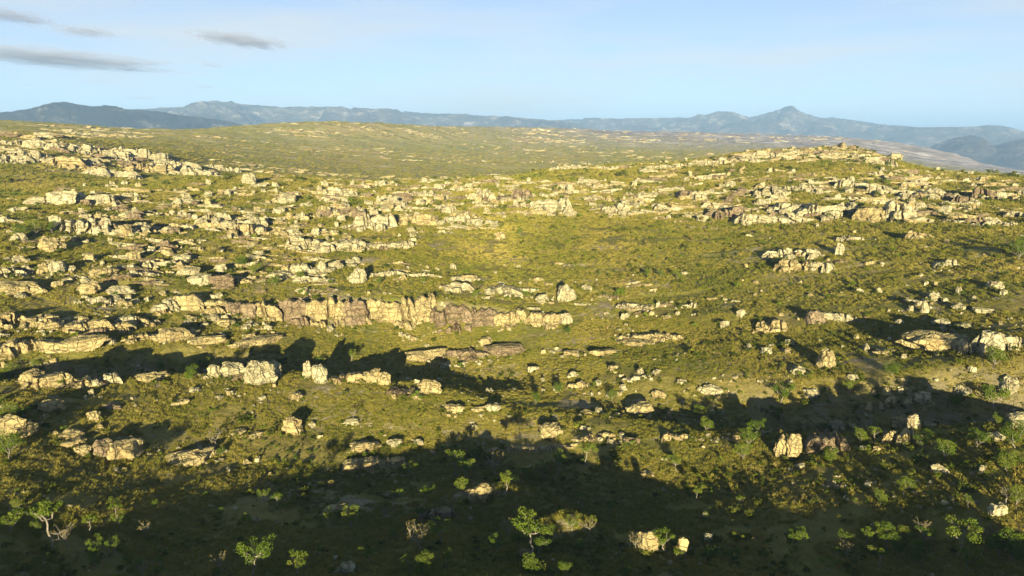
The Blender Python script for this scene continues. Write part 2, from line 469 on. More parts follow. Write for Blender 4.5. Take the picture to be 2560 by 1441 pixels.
# ------------------------------------------------------------------ haze: the air between here and the mountains
def closed_box(name, lo, hi, mat):
    x0, y0, z0 = lo; x1, y1, z1 = hi
    v = [(x0, y0, z0), (x1, y0, z0), (x1, y1, z0), (x0, y1, z0), (x0, y0, z1), (x1, y0, z1), (x1, y1, z1), (x0, y1, z1)]
    f = [(3, 2, 1, 0), (4, 5, 6, 7), (0, 1, 5, 4), (1, 2, 6, 5), (2, 3, 7, 6), (3, 0, 4, 7)]
    return add(name, mesh_np(name, v, f, mat))
mh = bpy.data.materials.new('haze_material'); mh.use_nodes = True
mh.node_tree.nodes.clear()
ho = mh.node_tree.nodes.new('ShaderNodeOutputMaterial'); hv = mh.node_tree.nodes.new('ShaderNodeVolumePrincipled')
hv.inputs['Color'].default_value = (0.37, 0.60, 1.0, 1)
hv.inputs['Density'].default_value = 0.00012
hv.inputs['Anisotropy'].default_value = 0.0
mh.node_tree.links.new(hv.outputs['Volume'], ho.inputs['Volume'])
haze = closed_box('haze', (-62000, -62000, CZ - 320), (62000, 62000, CZ + 380), mh)
tag(haze, 'pale blue haze filling the air out to the far mountains', 'haze', kind='stuff')

# ------------------------------------------------------------------ clouds
def cloud_material():
    m = bpy.data.materials.new('cloud_material'); m.use_nodes = True
    nt = m.node_tree; nt.nodes.clear()
    out = nt.nodes.new('ShaderNodeOutputMaterial'); pv = nt.nodes.new('ShaderNodeVolumePrincipled')
    tc = nt.nodes.new('ShaderNodeTexCoord')
    ln = nt.nodes.new('ShaderNodeVectorMath'); ln.operation = 'LENGTH'
    nt.links.new(tc.outputs['Object'], ln.inputs[0])
    oi = nt.nodes.new('ShaderNodeObjectInfo')
    off = nt.nodes.new('ShaderNodeVectorMath'); off.operation = 'ADD'
    nt.links.new(tc.outputs['Object'], off.inputs[0]); nt.links.new(oi.outputs['Location'], off.inputs[1])
    n = noise_node(nt, 4.2, 6, 0.7, off.outputs['Vector'])
    a = math_node(nt, 'SUBTRACT', 1.0, ln.outputs['Value'])
    b2 = math_node(nt, 'ADD', a, math_node(nt, 'MULTIPLY', math_node(nt, 'SUBTRACT', n, 0.55), 3.8))
    d = maprange(nt, b2, 0.16, 0.6, 0.0, 0.006)
    edge = maprange(nt, ln.outputs['Value'], 0.8, 0.98, 1.0, 0.0)
    nt.links.new(math_node(nt, 'MULTIPLY', d, edge), pv.inputs['Density'])
    pv.inputs['Color'].default_value = (0.44, 0.44, 0.56, 1)
    nt.links.new(pv.outputs['Volume'], out.inputs['Volume'])
    return m
M_cloud = cloud_material()
def sphere_mesh(name, n=16):
    vs_, fs_ = [], []
    for i in range(n + 1):
        for j in range(2 * n):
            a = math.pi * i / n; b = math.pi * j / n
            vs_.append((math.sin(a) * math.cos(b), math.sin(a) * math.sin(b), math.cos(a)))
    for i in range(n):
        for j in range(2 * n):
            fs_.append((i * 2 * n + j, (i + 1) * 2 * n + j, (i + 1) * 2 * n + (j + 1) % (2 * n), i * 2 * n + (j + 1) % (2 * n)))
    return mesh_np(name, vs_, fs_, M_cloud)
cloud_me = sphere_mesh('cloud')
for cx, cy, w, h, tilt, label in [
    (140, 146, 640, 60, 3, 'long flat grey cloud tapering to a point, the largest cloud'),
    (600, 100, 330, 56, 5, 'mauve tilted cloud with a ragged upper lobe'),
    (215, 80, 190, 40, 2, 'small faint mauve cloud above the long flat cloud'),
    (20, 38, 260, 48, 6, 'dim streak of cloud highest in the sky'),
    (515, 217, 70, 16, 0, 'tiny grey wisp of cloud below the tilted mauve cloud'),
    (530, 163, 80, 20, 4, 'faint shred of cloud just under the tilted mauve cloud'),
    (355, 245, 110, 11, 0, 'thin pale dash of cloud just above the mountain tops'),
    (70, 211, 60, 10, 0, 'very small grey dash of cloud under the long flat cloud')]:
    th, s = ray(cx, cy)
    D = 9500.0
    o = add('cloud', cloud_me, loc=(D * math.sin(th), D * math.cos(th), CZ + D * float(s)), rot=(0, math.radians(tilt), -float(th)), scl=(w * .88 / F * D / 2, w / F * D / 4, h * .72 / F * D / 2))
    tag(o, label, 'cloud', 'small clouds low in the sky')
# ------------------------------------------------------------------ rock
def rock_material(name, pale, mid, stain, dark):
    m, nt, b = new_mat(name, 0.9)
    p = geo_pos(nt)
    oi = nt.nodes.new('ShaderNodeObjectInfo')
    n1 = noise_node(nt, 0.55, 7, 0.68, p, (1, 1, 0.55))
    c = ramp(nt, n1, [(0.34, mid), (0.52, pale), (0.66, tuple(min(1, v * 1.12) for v in pale))])
    n2 = noise_node(nt, 0.32, 5, 0.7, p)
    c = mix(nt, maprange(nt, n2, 0.52, 0.68, 0, 0.75), c, stain)
    n3 = noise_node(nt, 1.1, 6, 0.75, p, (1.0, 1.0, 0.35))
    c = mix(nt, maprange(nt, n3, 0.56, 0.68, 0, 0.7), c, dark)
    c = mix(nt, maprange(nt, oi.outputs['Random'], 0, 1, 0.0, 0.5), c, mid)
    def cracks(scale3, width):
        mp = nt.nodes.new('ShaderNodeMapping'); mp.inputs['Scale'].default_value = scale3
        wob = nt.nodes.new('ShaderNodeVectorMath'); wob.operation = 'MULTIPLY_ADD'
        nz = nt.nodes.new('ShaderNodeTexNoise'); nz.inputs['Scale'].default_value = 0.8; nz.inputs['Detail'].default_value = 3.0
        nt.links.new(p, nz.inputs['Vector']); nt.links.new(nz.outputs['Color'], wob.inputs[0]); wob.inputs[1].default_value = (0.9, 0.9, 0.9); nt.links.new(p, wob.inputs[2])
        nt.links.new(wob.outputs['Vector'], mp.inputs['Vector'])
        v = nt.nodes.new('ShaderNodeTexVoronoi'); v.feature = 'DISTANCE_TO_EDGE'; v.inputs['Scale'].default_value = 1.0
        nt.links.new(mp.outputs['Vector'], v.inputs['Vector'])
        return maprange(nt, v.outputs['Distance'], 0.0, width, 1.0, 0.0)
    ck = math_node(nt, 'MAXIMUM', cracks((0.75, 0.75, 0.28), 0.07), cracks((0.3, 0.3, 0.95), 0.05))
    c = mix(nt, math_node(nt, 'MULTIPLY', ck, maprange(nt, noise_node(nt, 0.7, 4, 0.6, p), 0.4, 0.62, 0.05, 0.75)), c, dark)
    c = mix(nt, maprange(nt, noise_node(nt, 2.6, 4, 0.7, p), 0.55, 0.7, 0, 0.55), c, (0.17, 0.17, 0.12))
    ge = nt.nodes.new('ShaderNodeNewGeometry'); sp = nt.nodes.new('ShaderNodeSeparateXYZ'); nt.links.new(ge.outputs['Normal'], sp.inputs['Vector'])
    turf = math_node(nt, 'MULTIPLY', maprange(nt, sp.outputs['Z'], 0.5, 0.9), maprange(nt, noise_node(nt, 0.9, 5, 0.7, p), 0.42, 0.6, 0.1, 0.85))
    c = mix(nt, turf, c, (0.16, 0.14, 0.05))
    nt.links.new(c, b.inputs['Base Color'])
    strata = math_node(nt, 'SUBTRACT', noise_node(nt, 1.2, 6, 0.7, p, (0.8, 0.8, 2.6)), math_node(nt, 'MULTIPLY', ck, 0.6))
    bump(nt, b, strata, 0.9, 0.35)
    return m
M_pale = rock_material('pale_rock_material', (0.47, 0.42, 0.25), (0.29, 0.25, 0.14), (0.31, 0.235, 0.125), (0.07, 0.06, 0.045))
M_gold = rock_material('golden_rock_material', (0.43, 0.345, 0.16), (0.28, 0.22, 0.105), (0.32, 0.215, 0.085), (0.08, 0.06, 0.035))
M_brown = rock_material('brown_rock_material', (0.25, 0.19, 0.115), (0.15, 0.105, 0.06), (0.17, 0.105, 0.055), (0.05, 0.04, 0.03))
MATS = {'pale': M_pale, 'golden': M_gold, 'brown': M_brown}

def rock_verts(seed, n=8, power=4.0, cuts=7, tall=False):
    """a weathered joint block: rounded cube cut by a few planes, with strata and cracks"""
    r = np.random.default_rng(seed)
    lin = np.linspace(-1, 1, n + 1)
    idx = {}; V = []; Fs = []
    def vid(p):
        k = tuple(np.round(p, 5))
        if k not in idx:
            idx[k] = len(V); V.append(p)
        return idx[k]
    for ax in range(3):
        for sgn in (-1, 1):
            for i in range(n):
                for j in range(n):
                    q = []
                    for a, b in ((i, j), (i + 1, j), (i + 1, j + 1), (i, j + 1)):
                        p = np.zeros(3); p[ax] = sgn; p[(ax + 1) % 3] = lin[a]; p[(ax + 2) % 3] = lin[b]
                        q.append(vid(p))
                    Fs.append(q if sgn > 0 else q[::-1])
    V = np.array(V)
    L = (np.abs(V) ** power).sum(1) ** (1 / power)
    V = V / L[:, None]
    V += r.normal(0, 0.035, V.shape)
    for _ in range(cuts):
        d = r.normal(0, 1, 3)
        if r.random() < 0.5: d[2] *= 0.25
        d /= np.linalg.norm(d)
        off = r.uniform(0.62, 0.95)
        over = V @ d - off
        V = np.where((over > 0)[:, None], V - over[:, None] * d * 0.92, V)
    # upright clefts and bedding planes
    for _ in range(3):
        a = r.uniform(0, math.pi); c = r.uniform(-0.6, 0.6)
        dd = V[:, 0] * math.cos(a) + V[:, 1] * math.sin(a) - c + 0.12 * np.sin(V[:, 2] * 4 + a)
        k = np.exp(-(dd / 0.10) ** 2) * r.uniform(0.08, 0.2)
        V[:, :2] *= (1 - k)[:, None]
    k = 0.05 * np.sin(V[:, 2] * r.uniform(7, 13) + r.uniform(0, 6))
    V[:, :2] *= (1 + k)[:, None]
    V *= (1 + 0.10 * noise2(V[:, 0] * 2 + seed, V[:, 1] * 2 + V[:, 2] * 1.7, seed))[:, None]
    V[:, 2] -= V[:, 2].min() ; V[:, 2] /= V[:, 2].max()
    for ax in (0, 1):
        V[:, ax] -= (V[:, ax].max() + V[:, ax].min()) / 2; V[:, ax] /= (V[:, ax].max() - V[:, ax].min())
    return V, np.array(Fs)
def noise3(V, f, seed):
    return (noise2(V[:, 0] * f + 3.1 * seed, V[:, 1] * f, seed) + noise2(V[:, 1] * f, V[:, 2] * f + 1.7 * seed, seed + 1) + noise2(V[:, 2] * f, V[:, 0] * f, seed + 2)) * 0.75

def crag_verts(seed):
    """a length of jointed cliff: upright columns of uneven width, height and depth, parted by clefts"""
    r = np.random.default_rng(seed)
    nx, ny, nz = 30, 6, 9
    V = []; idx = {}; Fs = []
    def vid(i, j, k):
        if (i, j, k) not in idx:
            idx[(i, j, k)] = len(V); V.append((2 * i / nx - 1, 2 * j / ny - 1, 2 * k / nz - 1))
        return idx[(i, j, k)]
    for i in range(nx):
        for k in range(nz):
            Fs.append((vid(i, 0, k), vid(i + 1, 0, k), vid(i + 1, 0, k + 1), vid(i, 0, k + 1)))
            Fs.append((vid(i, ny, k + 1), vid(i + 1, ny, k + 1), vid(i + 1, ny, k), vid(i, ny, k)))
    for i in range(nx):
        for j in range(ny):
            Fs.append((vid(i, j, nz), vid(i + 1, j, nz), vid(i + 1, j + 1, nz), vid(i, j + 1, nz)))
    for j in range(ny):
        for k in range(nz):
            Fs.append((vid(0, j + 1, k), vid(0, j, k), vid(0, j, k + 1), vid(0, j + 1, k + 1)))
            Fs.append((vid(nx, j, k), vid(nx, j + 1, k), vid(nx, j + 1, k + 1), vid(nx, j, k + 1)))
    V = np.array(V)
    n = r.integers(4, 8) if seed % 2 else r.integers(1, 4)
    cuts = np.sort(r.uniform(-.9, .9, n))
    lean = r.uniform(-.15, .15)
    xs = V[:, 0] + lean * V[:, 2] + 0.06 * noise3(V, 2.5, seed)
    colm = np.searchsorted(cuts, xs)
    dep = r.uniform(-.35, .3, n + 1); hgt = r.uniform(.68, 1.0, n + 1)
    d = np.min(np.abs(xs[:, None] - cuts[None, :]), axis=1)
    cleft = np.exp(-(d / 0.035) ** 2)
    front = (V[:, 1] < 0)
    W = V.copy()
    W[:, 1] = V[:, 1] * (0.8 + 0.12 * (1 - V[:, 2])) + np.where(front, dep[colm] + cleft * .45, 0) + 0.22 * noise3(V, 1.6, seed + 5) + 0.1 * noise3(V, 4.2, seed + 8)
    bed = np.floor((V[:, 2] + 1) * 2.2 + seed * .37) * 1.7
    W[:, 1] += np.where(front, 0.12 * np.sin(bed * 5.1 + colm), 0)
    end = 1 - 0.5 * np.abs(V[:, 0]) ** 4
    zt = (V[:, 2] + 1) / 2
    W[:, 2] = zt * (hgt[colm] * end - cleft * .10 + 0.10 * noise3(V, 3.0, seed + 11) - 0.12 * (V[:, 1] + 1) * 0.5)
    W[:, 0] = V[:, 0] * (1 - 0.05 * zt) + 0.05 * noise3(V, 3.5, seed + 20)
    W[:, 0] *= .5; W[:, 1] *= .5; W[:, 2] /= W[:, 2].max()
    return W, np.array(Fs)

def rugged(V, seed, a=0.10):
    n = V - np.array([0, 0, .5]); n /= np.linalg.norm(n, axis=1)[:, None] + 1e-6
    return V + n * (a * noise3(V, 3.2, seed) + a * .55 * noise3(V, 7.0, seed + 4))[:, None]

# block meshes are one metre in each direction with the base at zero
BLOCK = {c: [] for c in MATS}; ROUND = {c: [] for c in MATS}; CRAG = {c: [] for c in MATS}
for k in range(12):
    V, Fs = rock_verts(100 + k, 10, 4.5, 11)
    V = rugged(V, 100 + k, .13)
    for c, m in MATS.items(): BLOCK[c].append(mesh_np('rock_block', V, Fs, m))
for k in range(12):
    V, Fs = rock_verts(300 + k, 11, 2.5, 10)
    V = rugged(V, 300 + k, .11)
    for c, m in MATS.items(): ROUND[c].append(mesh_np('boulder', V, Fs, m))
for k in range(12):
    V, Fs = crag_verts(700 + k)
    for c, m in MATS.items(): CRAG[c].append(mesh_np('crag', V, Fs, m))

def gz(x, y):
    return float(quick(np.array([math.atan2(x, y)]), np.array([math.hypot(x, y)]))[0])

# named rocks: left, top, right, bottom in the photograph's pixels, kind, stone
# kinds: b boulder, k square block, s low slab, t standing rock, o ledge of several blocks
ROCKS = [
 ('on the shaded valley floor', [
  (1168,1213,1237,1256,'b','golden','big round golden boulder alone beside slender trees in the valley'),
  (1060,1256,1130,1300,'o','brown','broken brown ledge just below the big round boulder'),
  (1595,1334,1646,1386,'b','golden','tall golden boulder with a leafy treelet at its shoulder in the valley'),
  (1690,1350,1716,1392,'t','golden','narrow golden rock between shrubs next to the tall golden boulder'),
  (1760,1338,1782,1360,'b','pale',None), (1296,1377,1330,1399,'b','brown','small brown rock at the foot of a slender bare-trunked tree'),
  (840,1410,888,1438,'b','pale','grey double boulder behind a low green bush in the shade'),
  (850,1262,887,1291,'k','golden','square golden block at the end of a low stone shelf'), (800,1266,848,1290,'s','golden','low golden stone shelf beneath a leafy shrub'),
  (960,1231,988,1247,'b','brown',None), (2470,1268,2500,1296,'b','pale',None), (2495,1265,2516,1285,'b','pale',None), (1755,1283,1768,1300,'b','pale',None), (160,1432,178,1441,'b','golden',None)]),
 ('on the near grassy slope', [
  (0,1050,76,1101,'k','golden','large square golden block with a bush growing on top'),
  (285,1105,356,1151,'b','golden','bright smooth golden boulder on the near grassy slope'), (245,1106,288,1147,'b','brown','brown boulder leaning against the bright golden boulder'),
  (150,1074,202,1100,'s','golden',None), (158,1094,204,1121,'s','golden',None), (195,1120,226,1142,'b','golden',None), (105,1006,152,1032,'b','golden',None), (218,1034,248,1057,'b','golden',None),
  (708,1047,752,1086,'b','golden','upright golden boulder in dark shrubs on the near slope'), (576,1074,612,1096,'s','golden',None), (618,1080,660,1096,'s','golden',None),
  (855,1046,896,1064,'s','pale','thin flat pale slabs under a bare white sapling'), (868,1134,1007,1171,'o','golden','long golden ledge at the edge of the valley shade'), (868,1100,952,1132,'s','golden',None),
  (970,1101,1007,1120,'b','pale',None), (1032,1102,1062,1117,'b','pale',None), (1110,1014,1160,1034,'b','golden',None), (1178,1012,1216,1031,'s','golden',None), (1213,1011,1250,1032,'k','pale',None),
  (1203,1106,1452,1128,'o','golden','long low row of rounded golden blocks above the shade'), (1348,1062,1406,1097,'k','golden','cubic golden block above the long row of rounded blocks'), (1430,1071,1534,1100,'o','golden','short ribbed ledge beside the cubic golden block'),
  (1448,1022,1482,1037,'s','golden',None), (1486,1020,1512,1037,'b','pale',None), (1566,1008,1631,1043,'k','golden','broad squared rock tilted on the near slope'), (730,984,756,1004,'b','golden',None), (430,1118,530,1166,'s','golden','broad bare patch of pale flat rock on the near slope'), (260,1010,300,1026,'s','brown',None), (430,1000,470,1016,'s','golden',None)]),
 ('on the ridge in front of the dark gully', [
  (60,932,104,962,'b','golden',None), (98,921,204,968,'o','golden','rounded golden outcrop at the shrubby end of the ridge'), (234,915,284,960,'o','pale',None), (350,925,412,956,'s','golden','smooth orange slab lying on the ridge'),
  (524,915,552,940,'b','pale',None), (554,911,612,933,'k','pale',None), (560,934,622,952,'s','brown',None), (618,906,684,966,'b','pale','tall domed pale rock standing proud of the ridge'), (676,905,706,948,'t','pale','leaning narrow rock beside the tall domed rock'),
  (754,905,778,940,'t','pale',None), (786,916,822,958,'k','pale',None), (833,917,906,944,'o','golden','blocky golden wall under a small yellow-green tree'), (906,924,948,950,'k','golden',None), (946,934,976,958,'k','golden',None),
  (976,945,1052,992,'o','golden','large cracked golden outcrop where the ridge dips'), (1046,950,1104,986,'b','golden',None),]),
 ('in the dark gully', [
  (1740,965,1804,987,'b','pale','pale flat boulder surrounded by black shade'), (1976,919,2012,938,'b','pale',None), (2010,976,2052,998,'b','pale',None), (2288,984,2322,1011,'k','pale','clean white squared boulder in the gully'), (2216,994,2242,1017,'k','golden',None), (2488,950,2532,988,'b','pale','rounded white boulder at the dark end of the gully'),
  (2466,968,2484,990,'t','pale',None), (2398,974,2424,992,'b','pale',None), (1690,950,1716,964,'b','pale',None), (1420,930,1452,944,'b','pale',None), (1520,916,1550,934,'b','golden',None), (1560,930,1620,952,'o','pale','pale broken rocks sticking out of black shade'), (1420,948,1480,972,'o','golden',None), (1630,978,1668,996,'b','golden',None), (2120,940,2150,956,'b','pale',None)]),
 ('among the bushes on the near slope', [
  (1928,1094,1963,1145,'t','golden','narrower of two standing rocks split by a dark crack'), (1965,1094,2002,1148,'t','golden','wider of two standing rocks split by a dark crack'), (2036,1070,2106,1126,'o','brown','brown fissured rock with a notch in its top'), (2070,1053,2108,1076,'b','pale','pale cap rock perched on the brown fissured rock'),
  (2226,1070,2292,1112,'o','golden','squat golden outcrop carrying two upright rocks'), (2230,1044,2258,1070,'b','golden','small upright rock on the squat golden outcrop'), (2268,1042,2298,1078,'t','pale','tallest upright rock on the squat golden outcrop'), (2150,1117,2168,1132,'b','pale',None), (2184,1119,2200,1134,'b','golden',None), (2306,1050,2338,1064,'s','pale',None), (2526,1040,2580,1072,'b','pale','big white rock half hidden behind bushes'), (2520,1046,2534,1066,'k','pale',None),
  (1668,1072,1732,1102,'o','golden','jagged golden outcrop among low shrubs'), (2330,1168,2366,1188,'b','pale',None), (2470,1088,2502,1108,'b','pale',None), (1560,1090,1600,1110,'s','brown',None), (1600,1180,1650,1196,'s','golden',None)]),
 ('on the grassy slope above the dark gully', [
  (1012,862,1112,902,'s','golden','bright yellow bedrock slab above the gully shade'), (1112,855,1210,898,'o','brown','brown ribbed bedrock beside the yellow slab'), (1206,852,1310,890,'s','brown',None), (1196,845,1232,866,'b','golden',None), (1555,822,1702,852,'o','golden','low stepped ledge of thin golden stones'), (1540,846,1640,866,'s','golden',None), (1408,874,1452,892,'s','golden',None), (1470,868,1550,890,'s','golden',None), (1318,916,1346,932,'b','pale',None),
  (2040,880,2088,925,'b','golden',None), (1900,870,1930,888,'b','pale',None), (1960,850,1985,866,'b','pale',None), (2190,870,2230,892,'s','golden',None), (2270,826,2402,880,'s','golden','broad slanting brown-gold slab beside the tall cleft crag'), (2416,818,2482,882,'o','pale','tall pale crag with a black cleft at its side'), (2484,818,2532,872,'o','pale','ribbed pale crag next to the tall crag'), (2530,824,2580,870,'o','golden',None), (2330,800,2370,816,'b','pale',None), (2390,805,2420,824,'s','pale',None),
  (2012,780,2060,812,'b','brown',None), (2064,778,2152,804,'o','pale','pale comb of rocks with a pinnacle hanging below'), (1900,786,1960,826,'o','golden',None), (1842,775,1866,794,'b','pale',None), (1800,802,1822,822,'b','pale',None), (2302,758,2322,788,'t','pale','lone pale spike of rock on green grass'), (2318,734,2342,754,'k','pale',None), (2268,740,2312,760,'o','pale',None), (2468,708,2502,724,'b','pale',None), (2390,722,2406,740,'b','pale',None), (2190,722,2206,736,'t','pale',None), (2140,724,2156,736,'b','pale',None), (2440,770,2480,786,'s','pale',None), (2380,762,2410,776,'b','pale',None)]),
 ('beside the ragged end of the long cliff', [
  (0,700,88,738,'s','golden','wide smooth bedrock shelf beyond the green bushes'), (205,712,248,738,'b','golden','domed golden boulder next to a split boulder'), (274,718,322,740,'b','pale','split pale boulder next to a domed golden boulder'), (204,739,268,760,'o','pale','short row of pale blocks below the domed boulder'), (400,724,562,776,'o','golden','wide golden crag on the slope short of the cliff'), (566,760,612,790,'b','brown','brown boulder touching a round one'), (606,762,644,796,'b','brown','round brown boulder with a shadow at its edge'), (475,690,530,716,'k','pale',None), (526,688,582,724,'k','brown','rust-stained squared block on the slope'),
  (140,790,300,828,'o','golden','long blocky golden ledge with a cracked face'), (308,782,388,812,'o','golden',None), (0,762,118,812,'o','golden','pale layered ledge beside the blocky ledge'), (0,830,112,890,'o','golden','cream ledge above the shaded gully'), (112,842,250,880,'s','golden',None), (318,820,392,852,'o','golden',None), (398,826,470,856,'k','golden',None), (470,836,560,862,'s','golden',None), (580,840,700,866,'s','golden',None)]),
 ('of the long cliff', [
  (768,742,872,800,'o','golden','ragged low end of the long cliff'), (868,738,962,800,'o','golden','cream cracked section of the long cliff'), (960,738,1082,806,'o','golden','tallest sheer section of the long cliff'), (1080,744,1164,808,'o','brown','dark brown section of the long cliff'), (1162,757,1242,808,'o','brown','smooth brown low section of the long cliff'), (1240,770,1312,814,'o','golden','section of the long cliff ending in a pale corner'), (1322,774,1392,814,'o','golden','rounded section next to the pale end block of the cliff'), (1392,784,1432,814,'b','pale','pale round block ending the long cliff'), (650,745,760,800,'o','golden',None)]),
 ('of the white ledge above the long cliff', [
  (870,672,916,712,'b','pale',None), (904,668,1000,692,'o','pale',None), (1000,678,1102,692,'o','pale',None), (1100,690,1168,726,'o','pale',None), (1128,676,1208,702,'o','pale',None), (1216,690,1300,736,'o','pale',None), (1296,712,1350,730,'o','pale',None), (1394,713,1442,757,'k','pale','squarish bright white block in the white ledge'), (1340,738,1372,760,'b','pale',None), (1452,714,1482,728,'b','pale',None), (1498,724,1548,748,'o','pale',None), (1544,742,1592,772,'o','pale',None), (1590,748,1628,776,'o','pale','last ribbed block of the white ledge before dark shade'), (1704,746,1740,772,'o','pale','isolated white blocks beside a black shadow'), (682,645,770,692,'o','pale',None), (788,656,816,684,'b','pale',None), (814,655,858,674,'b','pale',None), (740,680,830,706,'o','pale',None)]),
 ('near the dark thicket on the rocky hillside', [
  (0,655,52,692,'o','pale',None), (100,664,132,686,'k','golden',None), (126,660,158,688,'k','pale',None), (234,674,288,692,'b','golden',None), (328,670,386,692,'o','pale',None), (350,642,430,668,'o','pale',None), (448,672,500,692,'b','pale','smooth oval boulder with a dark shadow to its side'), (540,664,568,686,'b','pale',None), (440,640,476,660,'b','pale',None), (105,600,144,632,'b','golden','upright cream boulder near a dark thicket'), (146,610,166,630,'t','golden','small upright rock in the shade of the upright cream boulder'), (180,526,262,584,'o','pale','fissured pale crag above the dark thicket'), (128,546,156,576,'t','pale',None), (66,496,112,514,'b','pale',None), (130,482,184,514,'k','pale',None), (182,468,270,512,'o','pale','high domed pale outcrop below the far hill of slabs'), (262,474,330,496,'o','pale',None), (30,588,64,606,'b','pale',None), (260,540,330,580,'o','golden',None)]),
 ('on the broad rocky hillside', [
  (606,436,642,464,'b','pale','lone cream boulder on the grassy crest'), (500,510,566,562,'o','pale',None), (560,520,640,572,'o','pale','bright steep crag on the broad rocky hillside'), (600,540,660,590,'o','pale',None), (660,555,716,590,'o','golden',None), (720,576,800,626,'o','pale','blocky half of the isolated pale outcrop on grass'), (796,570,902,624,'o','pale','domed half of the isolated pale outcrop on grass'), (900,588,1030,620,'o','pale','low blocks trailing off the isolated pale outcrop'), (890,504,980,572,'o','pale',None), (816,456,884,492,'o','pale',None), (1036,462,1086,492,'o','pale',None), (1178,464,1222,502,'o','pale',None), (1240,458,1322,502,'o','pale',None), (1346,466,1424,528,'o','pale',None), (1508,488,1562,534,'o','pale',None), (1444,470,1500,500,'o','pale',None), (960,470,1020,500,'o','pale',None), (1096,568,1130,586,'o','pale',None), (1232,582,1268,602,'b','golden','lone rounded rock beside green shrubs on open grass'), (440,480,500,512,'o','pale',None), (696,486,740,512,'b','pale',None), (1700,680,1720,690,'b','pale',None), (1000,520,1090,560,'o','golden',None), (1110,520,1200,556,'o','pale',None)]),
 ('on the high rounded hill', [
  (1852,516,1962,560,'o','pale','long bright slab rising across the high rounded hill'), (1782,496,1852,546,'o','brown','brown recessed crag beside the long bright slab'), (1940,484,2010,532,'o','pale',None), (2006,478,2110,540,'o','pale','broad cream crag on the flank of the high rounded hill'), (2168,488,2262,550,'o','pale','wide cream crag with one dark edge on the rounded hill'), (1890,452,1960,492,'o','pale',None), (1960,448,2030,478,'o','pale',None), (2100,440,2160,470,'o','pale',None), (2408,538,2512,564,'o','pale','ribbed low rock band on the green flank'), (2536,514,2580,548,'o','pale',None), (1924,600,2036,642,'o','pale','pale slab capping a hollowed outcrop on open grass'), (1956,628,2024,674,'o','golden','hollowed golden outcrop under the pale slab'), (2026,632,2074,676,'o','pale',None), (2094,575,2148,602,'o','pale','small white row of blocks alone on green slope'), (2088,612,2108,642,'t','pale',None), (2344,638,2382,668,'o','pale',None), (2280,572,2322,598,'o','golden',None), (1640,452,1700,482,'o','pale',None), (1700,460,1764,500,'o','pale',None), (2190,450,2260,486,'o','pale',None), (2270,455,2340,500,'o','pale',None), (2390,480,2440,512,'o','pale',None), (2450,462,2500,500,'o','pale',None), (1640,500,1700,530,'o','pale',None), (1740,540,1770,556,'b','pale',None)]),
 ('on the crest of the high rounded hill', [
  (1860,372,1990,396,'o','pale',None), (1985,374,2085,394,'o','pale',None), (2096,370,2166,396,'o','pale','topmost rock rim on the crest of the rounded hill'), (2160,380,2224,412,'o','pale',None), (1380,408,1470,424,'o','pale',None), (1480,410,1580,424,'o','pale',None), (1600,404,1720,422,'o','pale',None), (1720,392,1850,412,'o','pale',None)]),
 ('on the far hill of slabs', [
  (0,374,62,406,'o','pale','bright cream cliff on the far hill of slabs'), (58,372,128,408,'o','pale','brightest blocky end of the cliff on the far hill'), (150,386,240,424,'o','golden',None), (230,400,330,446,'o','pale',None), (300,362,400,400,'o','pale',None), (390,380,480,424,'o','pale',None), (330,396,420,432,'o','golden',None), (440,410,530,440,'o','pale',None), (0,338,90,364,'o','pale',None), (90,346,200,376,'o','pale',None), (200,358,300,392,'o','pale',None), (520,408,590,426,'o','pale',None)]),
]
KIND_WORD = {'b': 'boulder', 'k': 'squared block', 's': 'low slab', 't': 'upright rock', 'o': 'fissured outcrop'}
KIND_NAME = {'b': 'boulder', 'k': 'rock_block', 's': 'flat_rock', 't': 'standing_rock', 'o': 'rock_outcrop'}
KIND_CAT = {'b': 'boulder', 'k': 'rock', 's': 'flat rock', 't': 'standing rock', 'o': 'outcrop'}
ROCK_SPOTS = []          # (x, y, radius) kept free of grass
NAMED = []               # (x, y, label) landmarks
UNNAMED = []             # (object, x, y, what, region, size)

